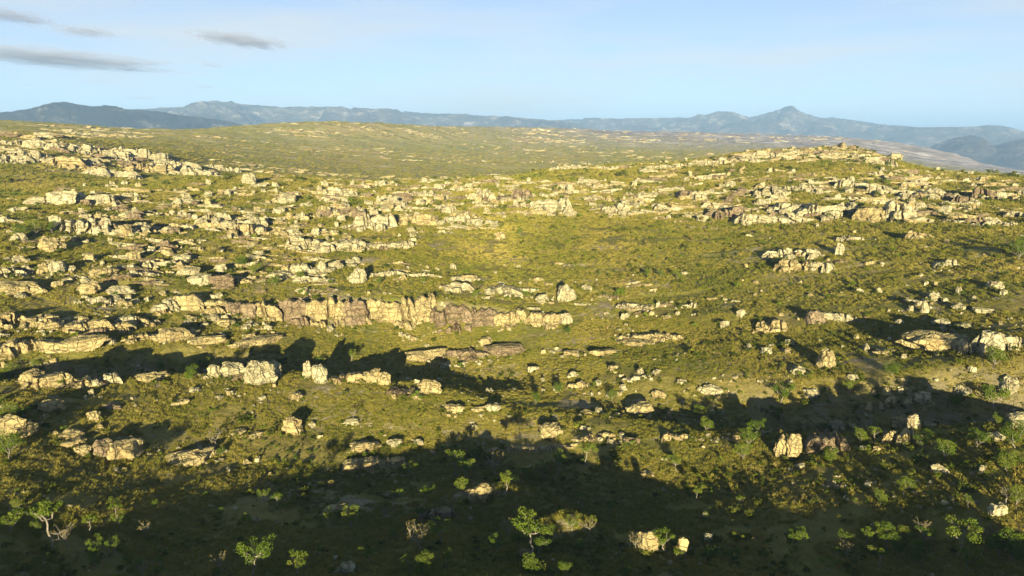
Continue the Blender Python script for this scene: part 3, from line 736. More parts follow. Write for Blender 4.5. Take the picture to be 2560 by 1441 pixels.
def place_rock(entry, region):
    x0, y0, x1, y1, kind, stone, label = entry
    if region == 'on the ridge in front of the dark gully':      # these stand on the crest itself
        y1 = max(y1, np.interp((x0 + x1) / 2, [c[0] for c in CURVES[4]], [c[1] for c in CURVES[4]]) + 9)
    X, Y, Z, R = hit((x0 + x1) / 2, y1 - 1)
    if not np.isfinite(R[0]):
        X, Y, Z, R = hit((x0 + x1) / 2, y1 + 12)
        if not np.isfinite(R[0]): return
    x, y, r = float(X[0]), float(Y[0]), float(R[0])
    dz = CZ - float(Z[0]); sl = math.hypot(r, dz); ppm = F / sl
    dep = math.atan2(dz, r)
    W = (x1 - x0) / ppm; hv = (y1 - y0) / ppm
    D = min(0.85 * W, 1.3 * hv) if kind in 'bk' else min(0.7 * W, 0.9 * hv)
    if kind == 's': D = max(D, 0.5 * W * 0.7, hv * 1.4)
    H = max(0.35 * hv, (hv - 0.45 * D * math.sin(dep)) / math.cos(dep))
    if kind == 's': H = max(0.3, 0.55 * hv)
    th = math.atan2(x, y); ux, uy = math.cos(th), -math.sin(th); vx, vy = math.sin(th), math.cos(th)
    cx, cy = x + vx * D * 0.35, y + vy * D * 0.35
    named = bool(label)
    if not label: label = '%s %s %s' % (stone, KIND_WORD[kind], region)
    group = '%s %ss %s' % (stone, KIND_WORD[kind], region)
    ROCK_SPOTS.append((cx, cy, W * 0.5))
    if kind != 'o':
        sink = 0.28 * H + 0.15 * D
        me = random.choice(BLOCK[stone] if kind in 'ks' else ROUND[stone])
        z = min(gz(cx, cy), gz(x, y)) - sink * 0.7
        o = add(KIND_NAME[kind], me, loc=(cx, cy, z), rot=(random.uniform(-.07, .07), random.uniform(-.1, .1), -th + random.uniform(-.35, .35) + random.choice((0, math.pi))), scl=(W * (0.9 if kind == 't' else 1.04), D, H * .9 + sink))
        tag(o, label, KIND_CAT[kind], group)
        NAMED.append((x, y, label)) if named else UNNAMED.append((o, x, y, '%s %s' % (stone, KIND_WORD[kind]), region, W))
        return
    root = add('rock_outcrop', None, loc=(x, y, float(Z[0])), rot=(0, 0, -th))
    tag(root, label, 'outcrop', group)
    NAMED.append((x, y, label)) if named else UNNAMED.append((root, x, y, '%s %s' % (stone, KIND_WORD[kind]), region, W))
    def piece(name, me, lx, ly, w, d, h, rz, sink):
        wx = x + ux * lx + vx * ly; wy = y + uy * lx + vy * ly
        gl = min(gz(wx, wy), gz(wx - vx * d * .5, wy - vy * d * .5)) - float(Z[0])
        add(name, me, root, (lx, ly, gl - sink), (random.uniform(-.06, .06), random.uniform(-.07, .07), rz), (w, d, h + sink))
    def stone_of():
        return stone if random.random() < 0.85 else random.choice(('pale', 'golden', 'brown'))
    wall = region == 'of the long cliff'
    n = int(np.clip(round(W / (hv * (1.3 if wall else 1.0))), 2, 9))
    edges = np.linspace(0, 1, n + 1); edges[1:-1] += rng.uniform(-.3, .3, n - 1) / n
    D = max(D, 0.8 * hv); H *= .86 if region == 'of the long cliff' else .74
    for k in range(n):
        c = (edges[k] + edges[k + 1]) / 2 - 0.5; bw = (edges[k + 1] - edges[k]) * W
        end = 1 - 0.4 * abs(2 * c) ** 2.5
        if wall and n > 2 and random.random() < .1: continue
        piece('crag', random.choice(CRAG[stone_of()][::2] if wall else CRAG[stone_of()]), c * W, D * .4 + random.uniform(-.12, .12) * D, bw * random.uniform(1.25, 1.9), D * random.uniform(.8, 1.2), H * (random.uniform(.85, 1.3) if wall else random.uniform(.5, 1.0) * end), random.uniform(-.25, .25), 0.25 * H + .3)
        if hv > 2.5 and random.random() < (.35 if wall else .7):      # lower step in front
            piece('crag', random.choice(CRAG[stone_of()]), (c + random.uniform(-.2, .2) / n) * W, -D * random.uniform(.05, .3), bw * random.uniform(.6, 1.0), D * .7, H * random.uniform(.3, .6), random.uniform(-.3, .3), 0.25 * H + .3)
    for k in range(int(np.clip(W / hv * 2.0, 3, 11))):     # fallen and perched blocks
        st = stone_of(); q = hv * random.uniform(.08, .32)
        piece('rock_block', random.choice(BLOCK[st] + ROUND[st]), random.uniform(-.52, .52) * W, random.uniform(-.45, .5) * D, q * random.uniform(.9, 1.6), q, q * random.uniform(.6, 1.1), random.uniform(0, 6.28), q * .35)

for region, entries in ROCKS:
    for e in entries: place_rock(e, region)

# ------------------------------------------------------------------ loose and lesser rocks, thick where the photograph shows broken ground
# left, top, right, bottom, how many, least and largest metres, height ratio, region
AREAS = [
 (130,470,900,600,420,1.2,4.5,.42,'mid hillside'), (800,456,1620,545,460,1.2,4.5,.45,'mid hillside'), (880,500,1250,575,160,1.0,4.0,.45,'mid hillside'), (300,600,900,700,160,1.0,3.2,.4,'mid hillside'), (1620,430,2560,556,620,1.0,4.5,.45,'right hill'), (1640,440,2360,540,300,.8,3.0,.6,'right hill'), (1840,372,2230,410,120,1.2,4,.45,'right hill'), (800,456,1620,530,300,.8,3.0,.6,'mid hillside'), (0,690,860,870,170,.8,3.0,.35,'left slope'), (0,335,540,440,200,2.0,6.0,.4,'slab hill'),
 (150,462,900,600,330,.7,3.2,.8,'mid hillside'), (800,452,1620,545,360,.7,3.2,.9,'mid hillside'), (0,500,350,690,130,.7,2.6,.7,'mid hillside'), (350,600,900,705,150,.6,2.2,.6,'mid hillside'),
 (880,545,1060,620,40,.7,2.0,.7,'mid hillside'), (1620,425,2560,560,380,.7,3.2,.8,'right hill'), (1280,404,1860,424,130,1.0,3.0,.7,'right hill'), (1840,370,2240,402,120,1.0,3.0,.7,'right hill'), (2200,415,2560,470,100,.8,2.6,.7,'right hill'),
 (1850,560,2560,900,210,.3,1.3,.7,'right slope'), (1500,700,1900,850,50,.3,1.0,.6,'right slope'), (0,690,860,865,260,.4,1.9,.5,'left slope'), (850,660,1760,800,180,.4,1.5,.7,'left slope'), (1000,820,1720,905,150,.3,1.3,.5,'left slope'),
 (0,905,1260,1000,160,.3,1.3,.6,'near ridge'), (1250,925,2560,1110,240,.3,1.2,.6,'near ridge'), (0,1000,1260,1190,160,.25,1.0,.5,'near slope'), (1260,1100,2560,1260,110,.25,1.0,.5,'near slope'), (0,1200,2560,1441,170,.2,.7,.5,'valley'),
 (0,330,540,442,260,1.2,4.0,.6,'slab hill'), (540,320,1280,455,900,.9,4.0,.36,'flat'), (100,303,1150,345,900,1.4,5.5,.36,'flat'), (0,320,640,440,160,.6,2.0,.4,'flat'), (1280,330,2280,405,600,2,8,.35,'rim'), (1280,321,2250,360,800,3,12,.35,'rim'),
]
LOOSE = []
for (x0, y0, x1, y1, n, lo, hi, asp, reg) in AREAS:
    px = rng.uniform(x0, x1, n * 4); py = rng.uniform(y0, y1, n * 4)
    X, Y, Z, R = hit(px, py)
    okk = np.isfinite(R)
    big = R > 480
    cl = np.where(big, fbm(X / 90, Y / 30, 3, 140), fbm(X / 17, Y / 6, 3, 141))
    cl = np.nan_to_num(cl, nan=-9)
    cl = np.where(big, fbm(np.nan_to_num(X) / 260, np.nan_to_num(Y) / 55, 4, 140), cl)
    okk &= cl > np.where(big, np.quantile(cl[okk], 0.72), np.quantile(cl[okk], 0.62))
    if reg == 'slab hill':
        okk &= (py > 330 + 0.17 * px) & (py < 400 + 0.09 * px)
    idx = np.where(okk)[0][:n]
    for i in idx:
        s = lo * (hi / lo) ** (rng.random() ** 2.0)
        LOOSE.append((float(X[i]), float(Y[i]), float(Z[i]), s, asp * rng.uniform(.6, 1.5), s / math.hypot(R[i], CZ - Z[i]), reg))
LOOSE.sort(key=lambda t: -t[5] + (1 if math.hypot(t[0], t[1]) > 560 else 0))
LOOSE_LABEL = {'mid hillside': ('pale loose rock among many on the middle hillside', 'loose rocks on the middle hillside'), 'right hill': ('pale loose rock scattered over the high rounded hill', 'loose rocks on the rounded hill'),
  'right slope': ('pale loose rock on the green open slope', 'loose rocks on the green slope'), 'left slope': ('cream loose rock around the long cliff', 'loose rocks around the long cliff'), 'near ridge': ('weathered loose rock along the near ridge and gully', 'loose rocks on the near ridge'),
  'near slope': ('weathered loose rock in tall grass on the near slope', 'loose rocks on the near slope'), 'valley': ('small loose rock on the shaded valley floor', 'loose rocks in the valley'), 'slab hill': ('pale loose slab on the far slab hill', 'loose slabs on the far hill'),
  'flat': ('pale low rock on the distant dry flat', 'rocks on the distant flat'), 'rim': ('pale rock of the hazy distant rim', 'rocks on the distant rim')}
single, rest = LOOSE[:200], LOOSE[200:]
for (x, y, z, s, asp, q, reg) in single:
    st = 'golden' if y < 150 and random.random() < .55 else random.choice(('pale', 'pale', 'pale', 'golden', 'brown'))
    me = random.choice(BLOCK[st] + ROUND[st])
    o = add('loose_rock', me, loc=(x, y, z - s * asp * .3), rot=(random.uniform(-.15, .15), random.uniform(-.2, .2), random.uniform(0, 6.28)), scl=(s * random.uniform(.8, 1.3), s * random.uniform(.6, 1), s * asp * 1.3))
    tag(o, LOOSE_LABEL[reg][0], 'rock', LOOSE_LABEL[reg][1])
    UNNAMED.append((o, x, y, 'small %s rock' % st, LOOSE_LABEL[reg][0].split(' rock ', 1)[-1], s))
    ROCK_SPOTS.append((x, y, s * .45))

def label_by_landmark():
    P = np.array([(a, b) for a, b, _ in NAMED])
    todo = {}
    for o, x, y, what, region, size in UNNAMED:
        d = np.hypot(P[:, 0] - x, (P[:, 1] - y) * 1.0); i = int(np.argmin(d))
        near = NAMED[i][2]
        text = '%s near the %s' % (what, near)
        if d[i] > (45 if y < 300 else 90) or len(text.split()) > 15: text = o['label']
        todo.setdefault(text, []).append((size, o))
    for text, lst in todo.items():
        lst.sort(key=lambda t: -t[0])
        for k, (sz, o) in enumerate(lst):
            t = text
            if len(lst) > 1 and k == 0 and lst[0][0] > 1.25 * lst[1][0] and ' near the ' in text: t = 'largest ' + text.replace('small ', '')
            elif len(lst) > 2 and k == len(lst) - 1 and lst[-1][0] < 0.8 * lst[-2][0] and ' near the ' in text: t = 'smallest ' + text.replace('small ', '')
            o['label'] = t; o['group'] = text.replace(' near', 's near', 1)
label_by_landmark()

# ------------------------------------------------------------------ scattering of what nobody could count
def library(name, objs):
    c = bpy.data.collections.new(name)
    for me in objs:
        c.objects.link(bpy.data.objects.new(me.name, me))
    return c

def scatter(name, pts, rots, scls, idx, lib, label, cat):
    me = bpy.data.meshes.new(name)
    me.vertices.add(len(pts)); me.vertices.foreach_set('co', np.asarray(pts, np.float32).ravel())
    for nm, typ, dat, key in (('rot', 'FLOAT_VECTOR', rots, 'vector'), ('scl', 'FLOAT_VECTOR', scls, 'vector')):
        a = me.attributes.new(nm, typ, 'POINT'); a.data.foreach_set(key, np.asarray(dat, np.float32).ravel())
    a = me.attributes.new('idx', 'INT', 'POINT'); a.data.foreach_set('value', np.asarray(idx, np.int32))
    o = add(name, me)
    g = bpy.data.node_groups.new(name, 'GeometryNodeTree')
    g.interface.new_socket('Geometry', in_out='INPUT', socket_type='NodeSocketGeometry')
    g.interface.new_socket('Geometry', in_out='OUTPUT', socket_type='NodeSocketGeometry')
    N, Lk = g.nodes, g.links
    gi, go = N.new('NodeGroupInput'), N.new('NodeGroupOutput')
    m2p = N.new('GeometryNodeMeshToPoints')
    ci = N.new('GeometryNodeCollectionInfo'); ci.inputs['Collection'].default_value = lib
    ci.inputs['Separate Children'].default_value = True; ci.inputs['Reset Children'].default_value = True
    ip = N.new('GeometryNodeInstanceOnPoints'); ip.inputs['Pick Instance'].default_value = True
    def att(nm, typ):
        n = N.new('GeometryNodeInputNamedAttribute'); n.data_type = typ; n.inputs['Name'].default_value = nm
        return n.outputs['Attribute']
    Lk.new(gi.outputs[0], m2p.inputs['Mesh']); Lk.new(m2p.outputs['Points'], ip.inputs['Points'])
    Lk.new(ci.outputs[0], ip.inputs['Instance'])
    Lk.new(att('idx', 'INT'), ip.inputs['Instance Index'])
    e2r = N.new('FunctionNodeEulerToRotation')
    Lk.new(att('rot', 'FLOAT_VECTOR'), e2r.inputs[0]); Lk.new(e2r.outputs[0], ip.inputs['Rotation'])
    Lk.new(att('scl', 'FLOAT_VECTOR'), ip.inputs['Scale'])
    Lk.new(ip.outputs[0], go.inputs[0])
    md = o.modifiers.new('scatter', 'NODES'); md.node_group = g
    tag(o, label, cat, kind='stuff')
    return o

rest = np.array([t[:5] for t in rest])
nr = len(rest)
asp = rest[:, 4]; s = rest[:, 3]
isc = (asp < .75) & (rest[:, 1] > 150) & (s > .9)
wide = np.where(isc, rng.uniform(1.6, 3.2, nr), 1.0)
scatter('loose_rocks', np.stack([rest[:, 0], rest[:, 1], rest[:, 2] - s * asp * .3], 1), np.stack([rng.uniform(-.15, .15, nr), rng.uniform(-.2, .2, nr), np.where(isc, rng.normal(.05, .16, nr), rng.uniform(-3, 3, nr))], 1),
        np.stack([s * wide * rng.uniform(.8, 1.4, nr), s * rng.uniform(.6, 1., nr), s * asp * np.where(isc, 1.05, 1.3)], 1), np.where(isc, rng.integers(26, 50, nr), rng.integers(0, 26, nr)),
        library('rock_library', BLOCK['pale'][:8] + ROUND['pale'][:8] + BLOCK['golden'][:6] + BLOCK['brown'][:4] + CRAG['pale'][:12] + CRAG['golden'][:8] + CRAG['brown'][:4]), 'countless pale stones strewn over the hillsides', 'rocks')
# ------------------------------------------------------------------ plants
def leaf_material(name, a, b_, c_, scale=0.09, trans=0.25):
    m, nt, b = new_mat(name, 0.75)
    p = geo_pos(nt)
    n = noise_node(nt, scale, 4, 0.65, p)
    oi = nt.nodes.new('ShaderNodeObjectInfo')
    f = math_node(nt, 'ADD', math_node(nt, 'MULTIPLY', n, 0.86), math_node(nt, 'MULTIPLY', oi.outputs['Random'], 0.16))
    cc = ramp(nt, f, [(0.33, a), (0.5, b_), (0.68, c_)])
    nt.links.new(cc, b.inputs['Base Color'])
    t = nt.nodes.new('ShaderNodeBsdfTranslucent'); nt.links.new(cc, t.inputs['Color'])
    mx = nt.nodes.new('ShaderNodeMixShader'); mx.inputs['Fac'].default_value = trans
    nt.links.new(b.outputs['BSDF'], mx.inputs[1]); nt.links.new(t.outputs['BSDF'], mx.inputs[2])
    nt.links.new(mx.outputs['Shader'], nt.nodes['Material Output'].inputs['Surface'])
    return m
M_grass = leaf_material('grass_material', (0.115, 0.133, 0.017), (0.213, 0.193, 0.029), (0.31, 0.25, 0.058), 0.05, 0.15)
M_shrub = leaf_material('shrub_material', (0.04, 0.06, 0.006), (0.085, 0.10, 0.011), (0.15, 0.15, 0.022), 0.2)
M_leaf = leaf_material('tree_leaf_material', (0.06, 0.10, 0.010), (0.105, 0.15, 0.013), (0.17, 0.19, 0.022), 0.25)
M_dry = leaf_material('dry_leaf_material', (0.12, 0.10, 0.025), (0.18, 0.15, 0.04), (0.25, 0.20, 0.07), 0.25)
M_bark, _nt, _b = new_mat('bark_material', 0.9)
_nt.links.new(ramp(_nt, noise_node(_nt, 6.0, 5, .7, geo_pos(_nt)), [(0.35, (0.12, 0.10, 0.075)), (0.65, (0.30, 0.26, 0.21))]), _b.inputs['Base Color'])

def tuft(seed, n, h, spread):
    r = np.random.default_rng(seed); V = []; Fq = []
    for k in range(n):
        a = r.uniform(0, 6.283); q = spread * math.sqrt(r.random()); bx, by = q * math.cos(a), q * math.sin(a)
        ha = r.uniform(0, 6.283); w = r.uniform(.02, .045) * 1.3; hh = h * r.uniform(.55, 1.1)
        lx, ly = r.normal(0, .22, 2) * hh + np.array([bx, by]) * .6
        dx, dy = w * math.cos(ha), w * math.sin(ha); i = len(V)
        V += [(bx - dx, by - dy, -.05), (bx + dx, by + dy, -.05), (bx + lx * .45 + dx * .8, by + ly * .45 + dy * .8, hh * .62), (bx + lx * .45 - dx * .8, by + ly * .45 - dy * .8, hh * .62), (bx + lx, by + ly, hh * .95)]
        Fq += [(i, i + 1, i + 2), (i, i + 2, i + 3), (i + 3, i + 2, i + 4)]
    return mesh_np('grass_tuft', V, Fq, M_grass)

def leaves(r, centres, radii, per, size, flat=0.8):
    V = []; Fq = []
    for c, rad in zip(centres, radii):
        for _ in range(per):
            d = r.normal(0, 1, 3); d /= np.linalg.norm(d); d *= rad * r.uniform(.35, 1.0) ** .6; d[2] *= flat
            p = np.array(c) + d
            u = r.normal(0, 1, 3); u /= np.linalg.norm(u)
            w = np.cross(u, r.normal(0, 1, 3)); w /= np.linalg.norm(w) + 1e-9
            s = size * r.uniform(.7, 1.3); i = len(V)
            V += [p - u * s, p + w * s * .55, p + u * s, p - w * s * .55]; Fq.append((i, i + 1, i + 2, i + 3))
    return np.array(V), np.array(Fq)

def shrub_mesh(seed, mat, n_cl, per, size, w, h, name='shrub'):
    r = np.random.default_rng(seed); C = []; Rd = []
    for _ in range(n_cl):
        a = r.uniform(0, 6.283); q = w * math.sqrt(r.random()) * .7
        C.append((q * math.cos(a), q * math.sin(a), h * r.uniform(.2, .85) * (1 - .35 * (q / w)))); Rd.append(r.uniform(.25, .45) * w)
    V, Fq = leaves(r, C, Rd, per, size)
    V[:, 2] = np.abs(V[:, 2])
    return mesh_np(name, V, Fq, mat)

def tube(V, Fq, pts, rad, n=5):
    pts = np.array(pts, float); base = len(V)
    for k, p in enumerate(pts):
        d = pts[min(k + 1, len(pts) - 1)] - pts[max(k - 1, 0)]; d /= np.linalg.norm(d) + 1e-9
        u = np.cross(d, (0.3, 0.9, 0.1)); u /= np.linalg.norm(u); w = np.cross(d, u)
        for j in range(n):
            a = 6.2832 * j / n; V.append(p + rad[k] * (u * math.cos(a) + w * math.sin(a)))
    for k in range(len(pts) - 1):
        for j in range(n):
            a = base + k * n + j; b = base + k * n + (j + 1) % n
            Fq.append((a, b, b + n, a + n))

def tree_meshes(seed, style):
    """unit-height savanna tree: crooked pale trunk, forked limbs, leaf clumps at the tips"""
    r = np.random.default_rng(seed); V, Fq = [], []; tips = []
    P = dict(slender=(0.58, 4, 0.45, 0.19), umbrella=(0.42, 5, 0.95, 0.22), forked=(0.30, 4, 0.8, 0.20), bare=(0.35, 5, 1.0, 0.12), bushy=(0.14, 6, 0.75, 0.26))[style]
    fork, nl, spread, rad = P
    lean = r.normal(0, .07, 2)
    tr = [np.array([0, 0, -.06])]
    for k in range(1, 6):
        t = k / 5; tr.append(np.array([lean[0] * t + r.normal(0, .018), lean[1] * t + r.normal(0, .018), fork * t]))
    tube(V, Fq, tr, np.linspace(.024, .016, 6))
    for k in range(nl):
        a = 6.283 * (k + r.uniform(-.25, .25)) / nl; rise = 1 - fork
        ends = spread * r.uniform(.25, .5); top = fork + rise * r.uniform(.45, .92)
        if style == 'umbrella': top = fork + rise * r.uniform(.55, .85)
        p0 = tr[-1]; p3 = np.array([p0[0] + ends * math.cos(a), p0[1] + ends * math.sin(a), top])
        pts = [p0]
        for t in (.33, .66): pts.append(p0 * (1 - t) + p3 * t + r.normal(0, .05, 3) + np.array([0, 0, -.03]))
        pts.append(p3); tube(V, Fq, pts, [.014, .012, .009, .006], 4); tips.append(p3)
        for q in range(2 if style != 'bare' else 4):
            b0 = pts[2] if q else pts[1]
            e = b0 + np.array([r.normal(0, .14), r.normal(0, .14), r.uniform(.06, .2)]) * (1.0 if style != 'bare' else 1.1)
            tube(V, Fq, [b0, (b0 + e) / 2 + r.normal(0, .025, 3), e], [.011, .008, .005], 4); tips.append(e)
    trunk = mesh_np('trunk', np.array(V), Fq, M_bark)
    tips = [t for t in tips if t[2] > fork * .8]
    per = {'bare': 10, 'bushy': 150}.get(style, 110)
    L, Lf = leaves(r, tips, [rad * r.uniform(.5, .9) for _ in tips], per, .024, .7)
    crown = mesh_np('crown', L, Lf, M_dry if style == 'bare' else M_leaf)
    return trunk, crown
TREES = {s: [tree_meshes(500 + 31 * k + len(s), s) for k in range(3)] for s in ('slender', 'umbrella', 'forked', 'bare', 'bushy')}

def place_tree(px, py, hpx, style, label, group='savanna trees'):
    X, Y, Z, R = hit(px, py)
    x, y, z = float(X[0]), float(Y[0]), float(Z[0])
    sl = math.hypot(float(R[0]), CZ - z); h = (0.8 if style == 'bushy' else 0.95) * hpx / (F / sl) / math.cos(math.atan2(CZ - z, float(R[0])))
    root = add('savanna_tree' if style != 'bushy' else 'leafy_bush', None, loc=(x, y, z), rot=(0, 0, random.uniform(0, 6.28)), scl=(h, h, h))
    tag(root, label, 'tree' if style != 'bushy' else 'bush', group)
    t, c = random.choice(TREES[style])
    add('trunk', t, root); add('crown', c, root)
SH = 'in the valley shade'
for e in [
 (130,1368,92,'slender','slender tree with long pale trunk and small lit crown in the valley shade'), (294,1302,42,'slender','short slim tree with a round lit crown at the shade edge'), (28,1332,34,'forked','low forked tree beside the slender long-trunked tree'),
 (632,1441,76,'umbrella','spreading yellow-green umbrella tree on black shade'), (742,1441,52,'forked','sparse forked tree beside the spreading umbrella tree'), (168,1372,48,'bare','dry twisted small tree at the foot of the slender tree'),
 (1018,1192,34,'umbrella','small flat-topped tree below the long golden ledge'), (1140,1192,64,'forked','double-stemmed bright green tree in the valley shade'), (1158,1212,56,'slender','slim companion of the double-stemmed green tree'), (1188,1160,34,'umbrella','little flat-crowned tree behind the double-stemmed tree'), (1238,1192,54,'bare','dry crooked tree with twisted pale limbs'),
 (1270,1236,56,'slender','slender tree taller than the big round boulder beside it'), (1160,1242,48,'slender','sparse leafy stem touching the big round boulder'), (1332,1205,44,'bushy','bushy green treelet near the row of golden blocks'), (1352,1196,42,'forked','pale forked treelet behind the bushy treelet'), (1392,1192,56,'slender','leaning slender tree below the row of golden blocks'), (1462,1166,60,'slender','straight bright tree at the end of the golden block row'),
 (1106,1356,56,'umbrella','small umbrella tree above bluish bare sand'), (1052,1378,66,'bare','wide low tree with sprawling dry limbs'), (1332,1396,90,'slender','tall thin tree with bare pale trunk beside a small brown rock'), (920,1412,38,'umbrella','small thin-crowned tree behind the grey double boulder'), (1022,1432,36,'forked','sparse grey-green treelet next to the bright bush'), (1060,1441,54,'bushy','bright yellow-green bush at the foot of the valley'),
 (1324,1434,44,'bushy','green bush below the small brown rock'), (1410,1437,34,'bushy','small green bush past the thin tall tree'), (1662,1380,60,'forked','leafy treelet leaning on the tall golden boulder'), (1584,1272,34,'forked','small grey-green tree at the edge of the lit grass'), (545,1441,20,'bushy','low green bush cut by the valley shade'), (400,1441,26,'bushy','bright low bush on the black valley floor'), (360,1441,30,'bare','thin dry shrub next to the bright low bush'),
 (2392,1392,70,'umbrella','wide umbrella tree with a bent pale trunk and bright crown'), (2256,1352,34,'bushy','round dark green bush beside the wide umbrella tree'), (2240,1384,44,'bushy','lit yellow-green bush below the round dark bush'), (2292,1408,44,'bushy','bright bush close under the wide umbrella tree'), (2530,1402,64,'bushy','large spreading bush past the wide umbrella tree'), (2500,1390,54,'bushy','grey-green bush between the umbrella tree and the large bush'), (2306,1345,36,'bare','thin bare sapling behind the wide umbrella tree'), (2420,1425,50,'bushy','dry olive bush beneath the wide umbrella tree'),
 (1948,1014,54,'umbrella','flat green tree on the dark gully side'), (1928,1064,48,'forked','green tree in front of the flat gully tree'), (1884,1088,46,'forked','rounded green tree behind the two standing rocks'), (1868,1118,52,'bushy','green bush in front of the rounded tree'), (1856,1150,50,'bushy','big green bush beside the two standing rocks'), (2488,1032,60,'umbrella','forked tree with flat green crown near the white boulder'), (1752,1052,48,'bushy','leafy bush at the dark end of the gully'), (1760,1080,44,'bushy','paler bush in front of the leafy gully bush'), (1690,1180,36,'umbrella','small leafy tree on lit grass'),
 (2066,1085,30,'forked','green treelet behind the brown fissured rock'), (2150,1110,42,'bushy','bright bush between brown fissured rock and squat outcrop'), (2190,1100,34,'forked','slim pale-stemmed treelet by the squat outcrop'), (2080,1160,44,'bushy','bright green bush below the brown fissured rock'), (2360,1150,54,'bushy','bright bush on grass below the squat outcrop'), (2310,1120,44,'bushy','small green bush near the squat outcrop'), (2440,1120,50,'bushy','dense green bush downhill of the white rock'), (2540,1120,60,'bushy','dense green bush below the big white rock'), (2520,1180,56,'bushy','dark green bush at the foot of the bushy slope'), (2260,1240,44,'bushy','bright bush above the shade edge'), (2200,1265,40,'bushy','yellow-green bush at the shade edge'), (2540,1270,50,'bushy','pale green bush next to small white rocks'), (2490,1060,30,'bushy','round bush before the big white rock'),
 (20,1150,64,'bushy','vivid green bush below the large square block'), (540,1122,48,'bare','bare leaning sapling over the bare rock patch'), (556,1140,26,'bushy','small round shrub beside the bare rock patch'), (880,908,32,'umbrella','small yellow-green tree above the blocky ridge wall'), (882,1050,30,'bare','bare white sapling on thin flat slabs'), (30,1055,44,'bushy','dark bush growing on the large square block'), (60,1050,34,'bushy','bright shrub on top of the large square block'), (400,925,24,'bushy','feathery shrub on the ridge top'), (510,925,40,'bushy','tall green shrub on the ridge beside pale blocks'), (480,955,44,'bushy','bushy green shrub in front of the ridge'), (800,915,26,'bushy','spiky shrub among ridge rocks'), (30,950,40,'bushy','green shrub at the shrubby end of the ridge'), (90,925,24,'bushy','bright shrub behind the rounded outcrop'), (155,965,30,'bushy','shrub growing before the rounded outcrop'), (1340,1010,34,'bushy','dark bush behind the near slope'), (1400,985,36,'bushy','dark gully bush short of pale broken rocks'), (1530,1005,34,'bushy','gully bush past the pale broken rocks'),
 (2230,940,40,'bushy','dark bush deep in the gully'), (2480,920,50,'bushy','large dark bush at the shaded crag foot'), (2120,985,38,'bushy','dark gully bush near the white squared boulder'), (2390,1020,36,'bushy','gully bush between white boulders'),
 (606,668,36,'bushy','bright green bush on the rocky slope'), (640,690,34,'bushy','olive bush below the bright slope bush'), (690,715,34,'bushy','grey-green bush by the white ledge'), (1190,748,30,'bushy','dark green tree-like bush between the ledges'), (1060,712,22,'bushy','bright low bush under the white ledge'), (950,712,22,'bushy','small bright bush under the white ledge'), (1420,836,26,'bushy','bright bush beyond the pale end of the cliff'), (750,700,30,'bushy','brown-green bush by the white ledge'), (250,860,28,'bushy','bright shrub above the shaded gully'), (90,590,44,'bushy','large dark bush in the dark thicket'), (50,600,36,'bushy','dark bush at the edge of the thicket'), (130,582,30,'bushy','bush below the fissured pale crag'), (2545,650,50,'bushy','dark bush clump on the open green slope'), (2552,625,36,'bushy','dark upper bush of the open slope clump'), (1650,695,24,'bushy','dark bush in the shaded patch of open slope'), (1690,700,28,'bushy','darker bush beside the open slope patch'), (1620,690,22,'bushy','small dark bush on the open slope'), (1500,690,16,'bushy','lone dark shrub on open slope'), (1300,590,24,'bushy','bright green shrub beside the lone rounded rock')]:
    place_tree(*e)

# saplings standing in the valley shade with only their tops in the sun
for k in range(70):
    st = random.choice(('slender', 'slender', 'forked', 'bushy', 'bushy', 'bare'))
    place_tree(random.uniform(10, 2550), random.uniform(1250, 1440), random.uniform(24, 46) * (.7 if st == 'bushy' else 1), st, {'slender': 'thin sapling with lit tips on the shaded valley floor', 'forked': 'small forked sapling with lit tips on the shaded valley floor', 'bushy': 'small leafy bush with a lit top on the shaded valley floor', 'bare': 'small dry sapling on the shaded valley floor'}[st], 'saplings and small bushes of the valley floor')

# grass and shrub cover
TUFTS = [tuft(40 + k, 34, .62, .42) for k in range(5)]
SHRUBS = [shrub_mesh(60 + k, M_shrub, 5, 26, .09, .5, .7) for k in range(4)] + [shrub_mesh(70 + k, M_leaf, 5, 22, .09, .45, .8) for k in range(2)] + [shrub_mesh(80 + k, M_dry, 4, 16, .07, .4, .6) for k in range(2)]

def fan(n, r0, r1, a=43):
    r = rng.uniform(r0, r1, n); t = np.radians(rng.uniform(-a, a, n))
    return r * np.sin(t), r * np.cos(t), r
spots = np.array(ROCK_SPOTS)
def clear(x, y):
    keep = np.ones(len(x), bool)
    cell = {}
    for i, (a, b, q) in enumerate(spots):
        m = (np.abs(x - a) < q) & (np.abs(y - b) < q)
        if m.any():
            m &= (x - a) ** 2 + (y - b) ** 2 < (q * .55) ** 2
            keep &= ~m
    return keep
x, y, r = [np.concatenate(q) for q in zip(fan(150000, 46, 440), fan(45000, 55, 150))]
k = (y > 52) & (fbm(x / 9, y / 6, 3, 201) + 0.7 * fbm(x / 34, y / 20, 2, 207) > -.34)
k &= clear(x, y)
x, y, r = x[k], y[k], r[k]
z = height(x, y); n = len(x)
sz = (0.52 + 1.1 * smooth(100, 350, r)) * rng.uniform(.6, 1.25, n)
scatter('grass', np.stack([x, y, z], 1), np.stack([rng.normal(0, .08, n), rng.normal(0, .08, n), rng.uniform(0, 6.28, n)], 1), np.stack([sz * 1.1, sz * 1.1, sz * rng.uniform(.5, .95, n)], 1), rng.integers(0, len(TUFTS), n), library('grass_library', TUFTS), 'tall olive and straw-coloured grass covering the slopes', 'grass')

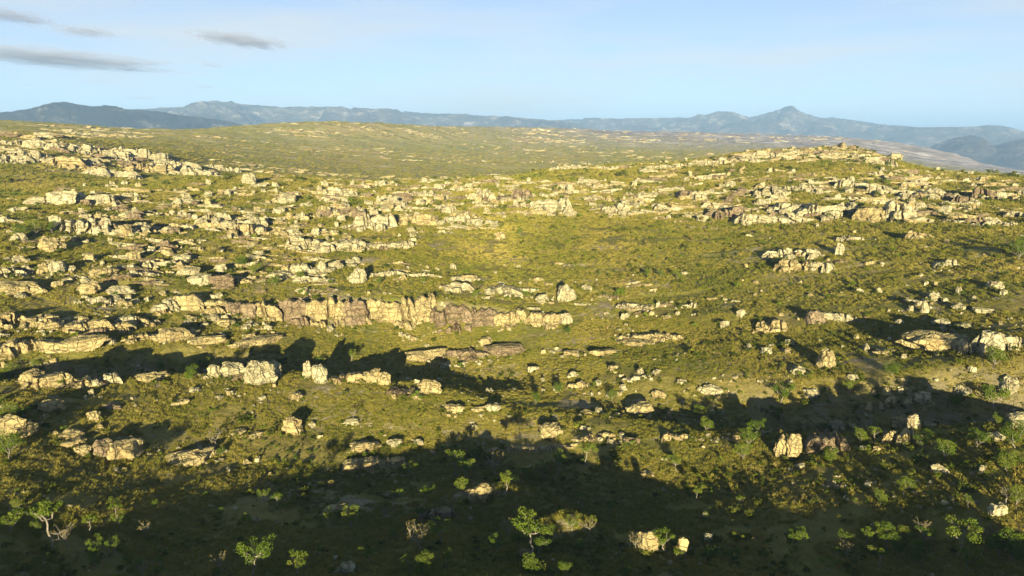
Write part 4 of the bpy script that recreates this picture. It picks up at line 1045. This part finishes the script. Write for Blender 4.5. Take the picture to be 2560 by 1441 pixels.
x, y, r = [np.concatenate(q) for q in zip(fan(52000, 50, 470), fan(5000, 50, 135))]
d = fbm(x / 20, y / 10, 4, 220)
k = (y > 58) & (d + 0.25 * rng.normal(0, 1, len(x)) > 0.2 + 0.10 * (y < 82) + 0.06 * (1 - smooth(125, 150, r)) * (1 - smooth(5, 30, x)))
k &= clear(x, y)
x, y, r = x[k], y[k], r[k]
q = spots[rng.integers(0, len(spots), 5200)]
q = q[np.hypot(q[:, 0], q[:, 1]) < 470]; a = rng.uniform(math.pi, 2 * math.pi, len(q)); d = q[:, 2] * rng.uniform(.75, 1.35, len(q))
x = np.concatenate([x, q[:, 0] + d * np.cos(a)]); y = np.concatenate([y, q[:, 1] + .7 * d * np.sin(a)])
# dark scrub patches: left, top, right, bottom, how many
for (a0, b0, a1, b1, m) in [(1460, 655, 1770, 725, 210), (1880, 600, 2000, 690, 60), (40, 530, 180, 610, 130), (2500, 610, 2560, 660, 50), (1700, 760, 1860, 800, 40), (1560, 420, 2000, 450, 120), (1560, 560, 1900, 640, 60), (1480, 940, 2560, 1090, 160), (1700, 1080, 2560, 1260, 190)]:
    hx, hy, hz, hr = hit(rng.normal((a0 + a1) / 2, (a1 - a0) / 4, m), rng.normal((b0 + b1) / 2, (b1 - b0) / 4, m))
    g = np.isfinite(hr) & (hr < 470)
    x = np.concatenate([x, hx[g]]); y = np.concatenate([y, hy[g]])
r = np.hypot(x, y)
z = height(x, y); n = len(x)
sz = (0.75 + 0.75 * smooth(120, 380, r)) * np.exp(rng.normal(-.2, .45, n))
scatter('shrub_cover', np.stack([x, y, z - .05], 1), np.stack([np.zeros(n), np.zeros(n), rng.uniform(0, 6.28, n)], 1), np.stack([sz * 1.15, sz * 1.15, sz], 1), rng.choice(len(SHRUBS), n, p=[.13, .13, .13, .13, .11, .11, .13, .13]), library('shrub_library', SHRUBS), 'low dark green shrubs dotted through the grass', 'shrubs')

# dry grass and low bushes over the distant flat
t = np.radians(rng.uniform(-42, 42, 42000)); r = np.exp(rng.uniform(math.log(440), math.log(2600), 42000))
x, y = r * np.sin(t), r * np.cos(t)
z = height(x, y); n = len(x)
sz = 2.2 + 3.0 * smooth(450, 2000, r); sz = sz * rng.uniform(.6, 1.4, n)
scatter('dry_grass', np.stack([x, y, z], 1), np.stack([np.zeros(n), np.zeros(n), rng.uniform(0, 6.28, n)], 1), np.stack([sz * 1.6, sz * 1.6, sz * .38], 1), rng.integers(0, len(TUFTS), n), bpy.data.collections['grass_library'], 'dry grass over the distant flat', 'grass')
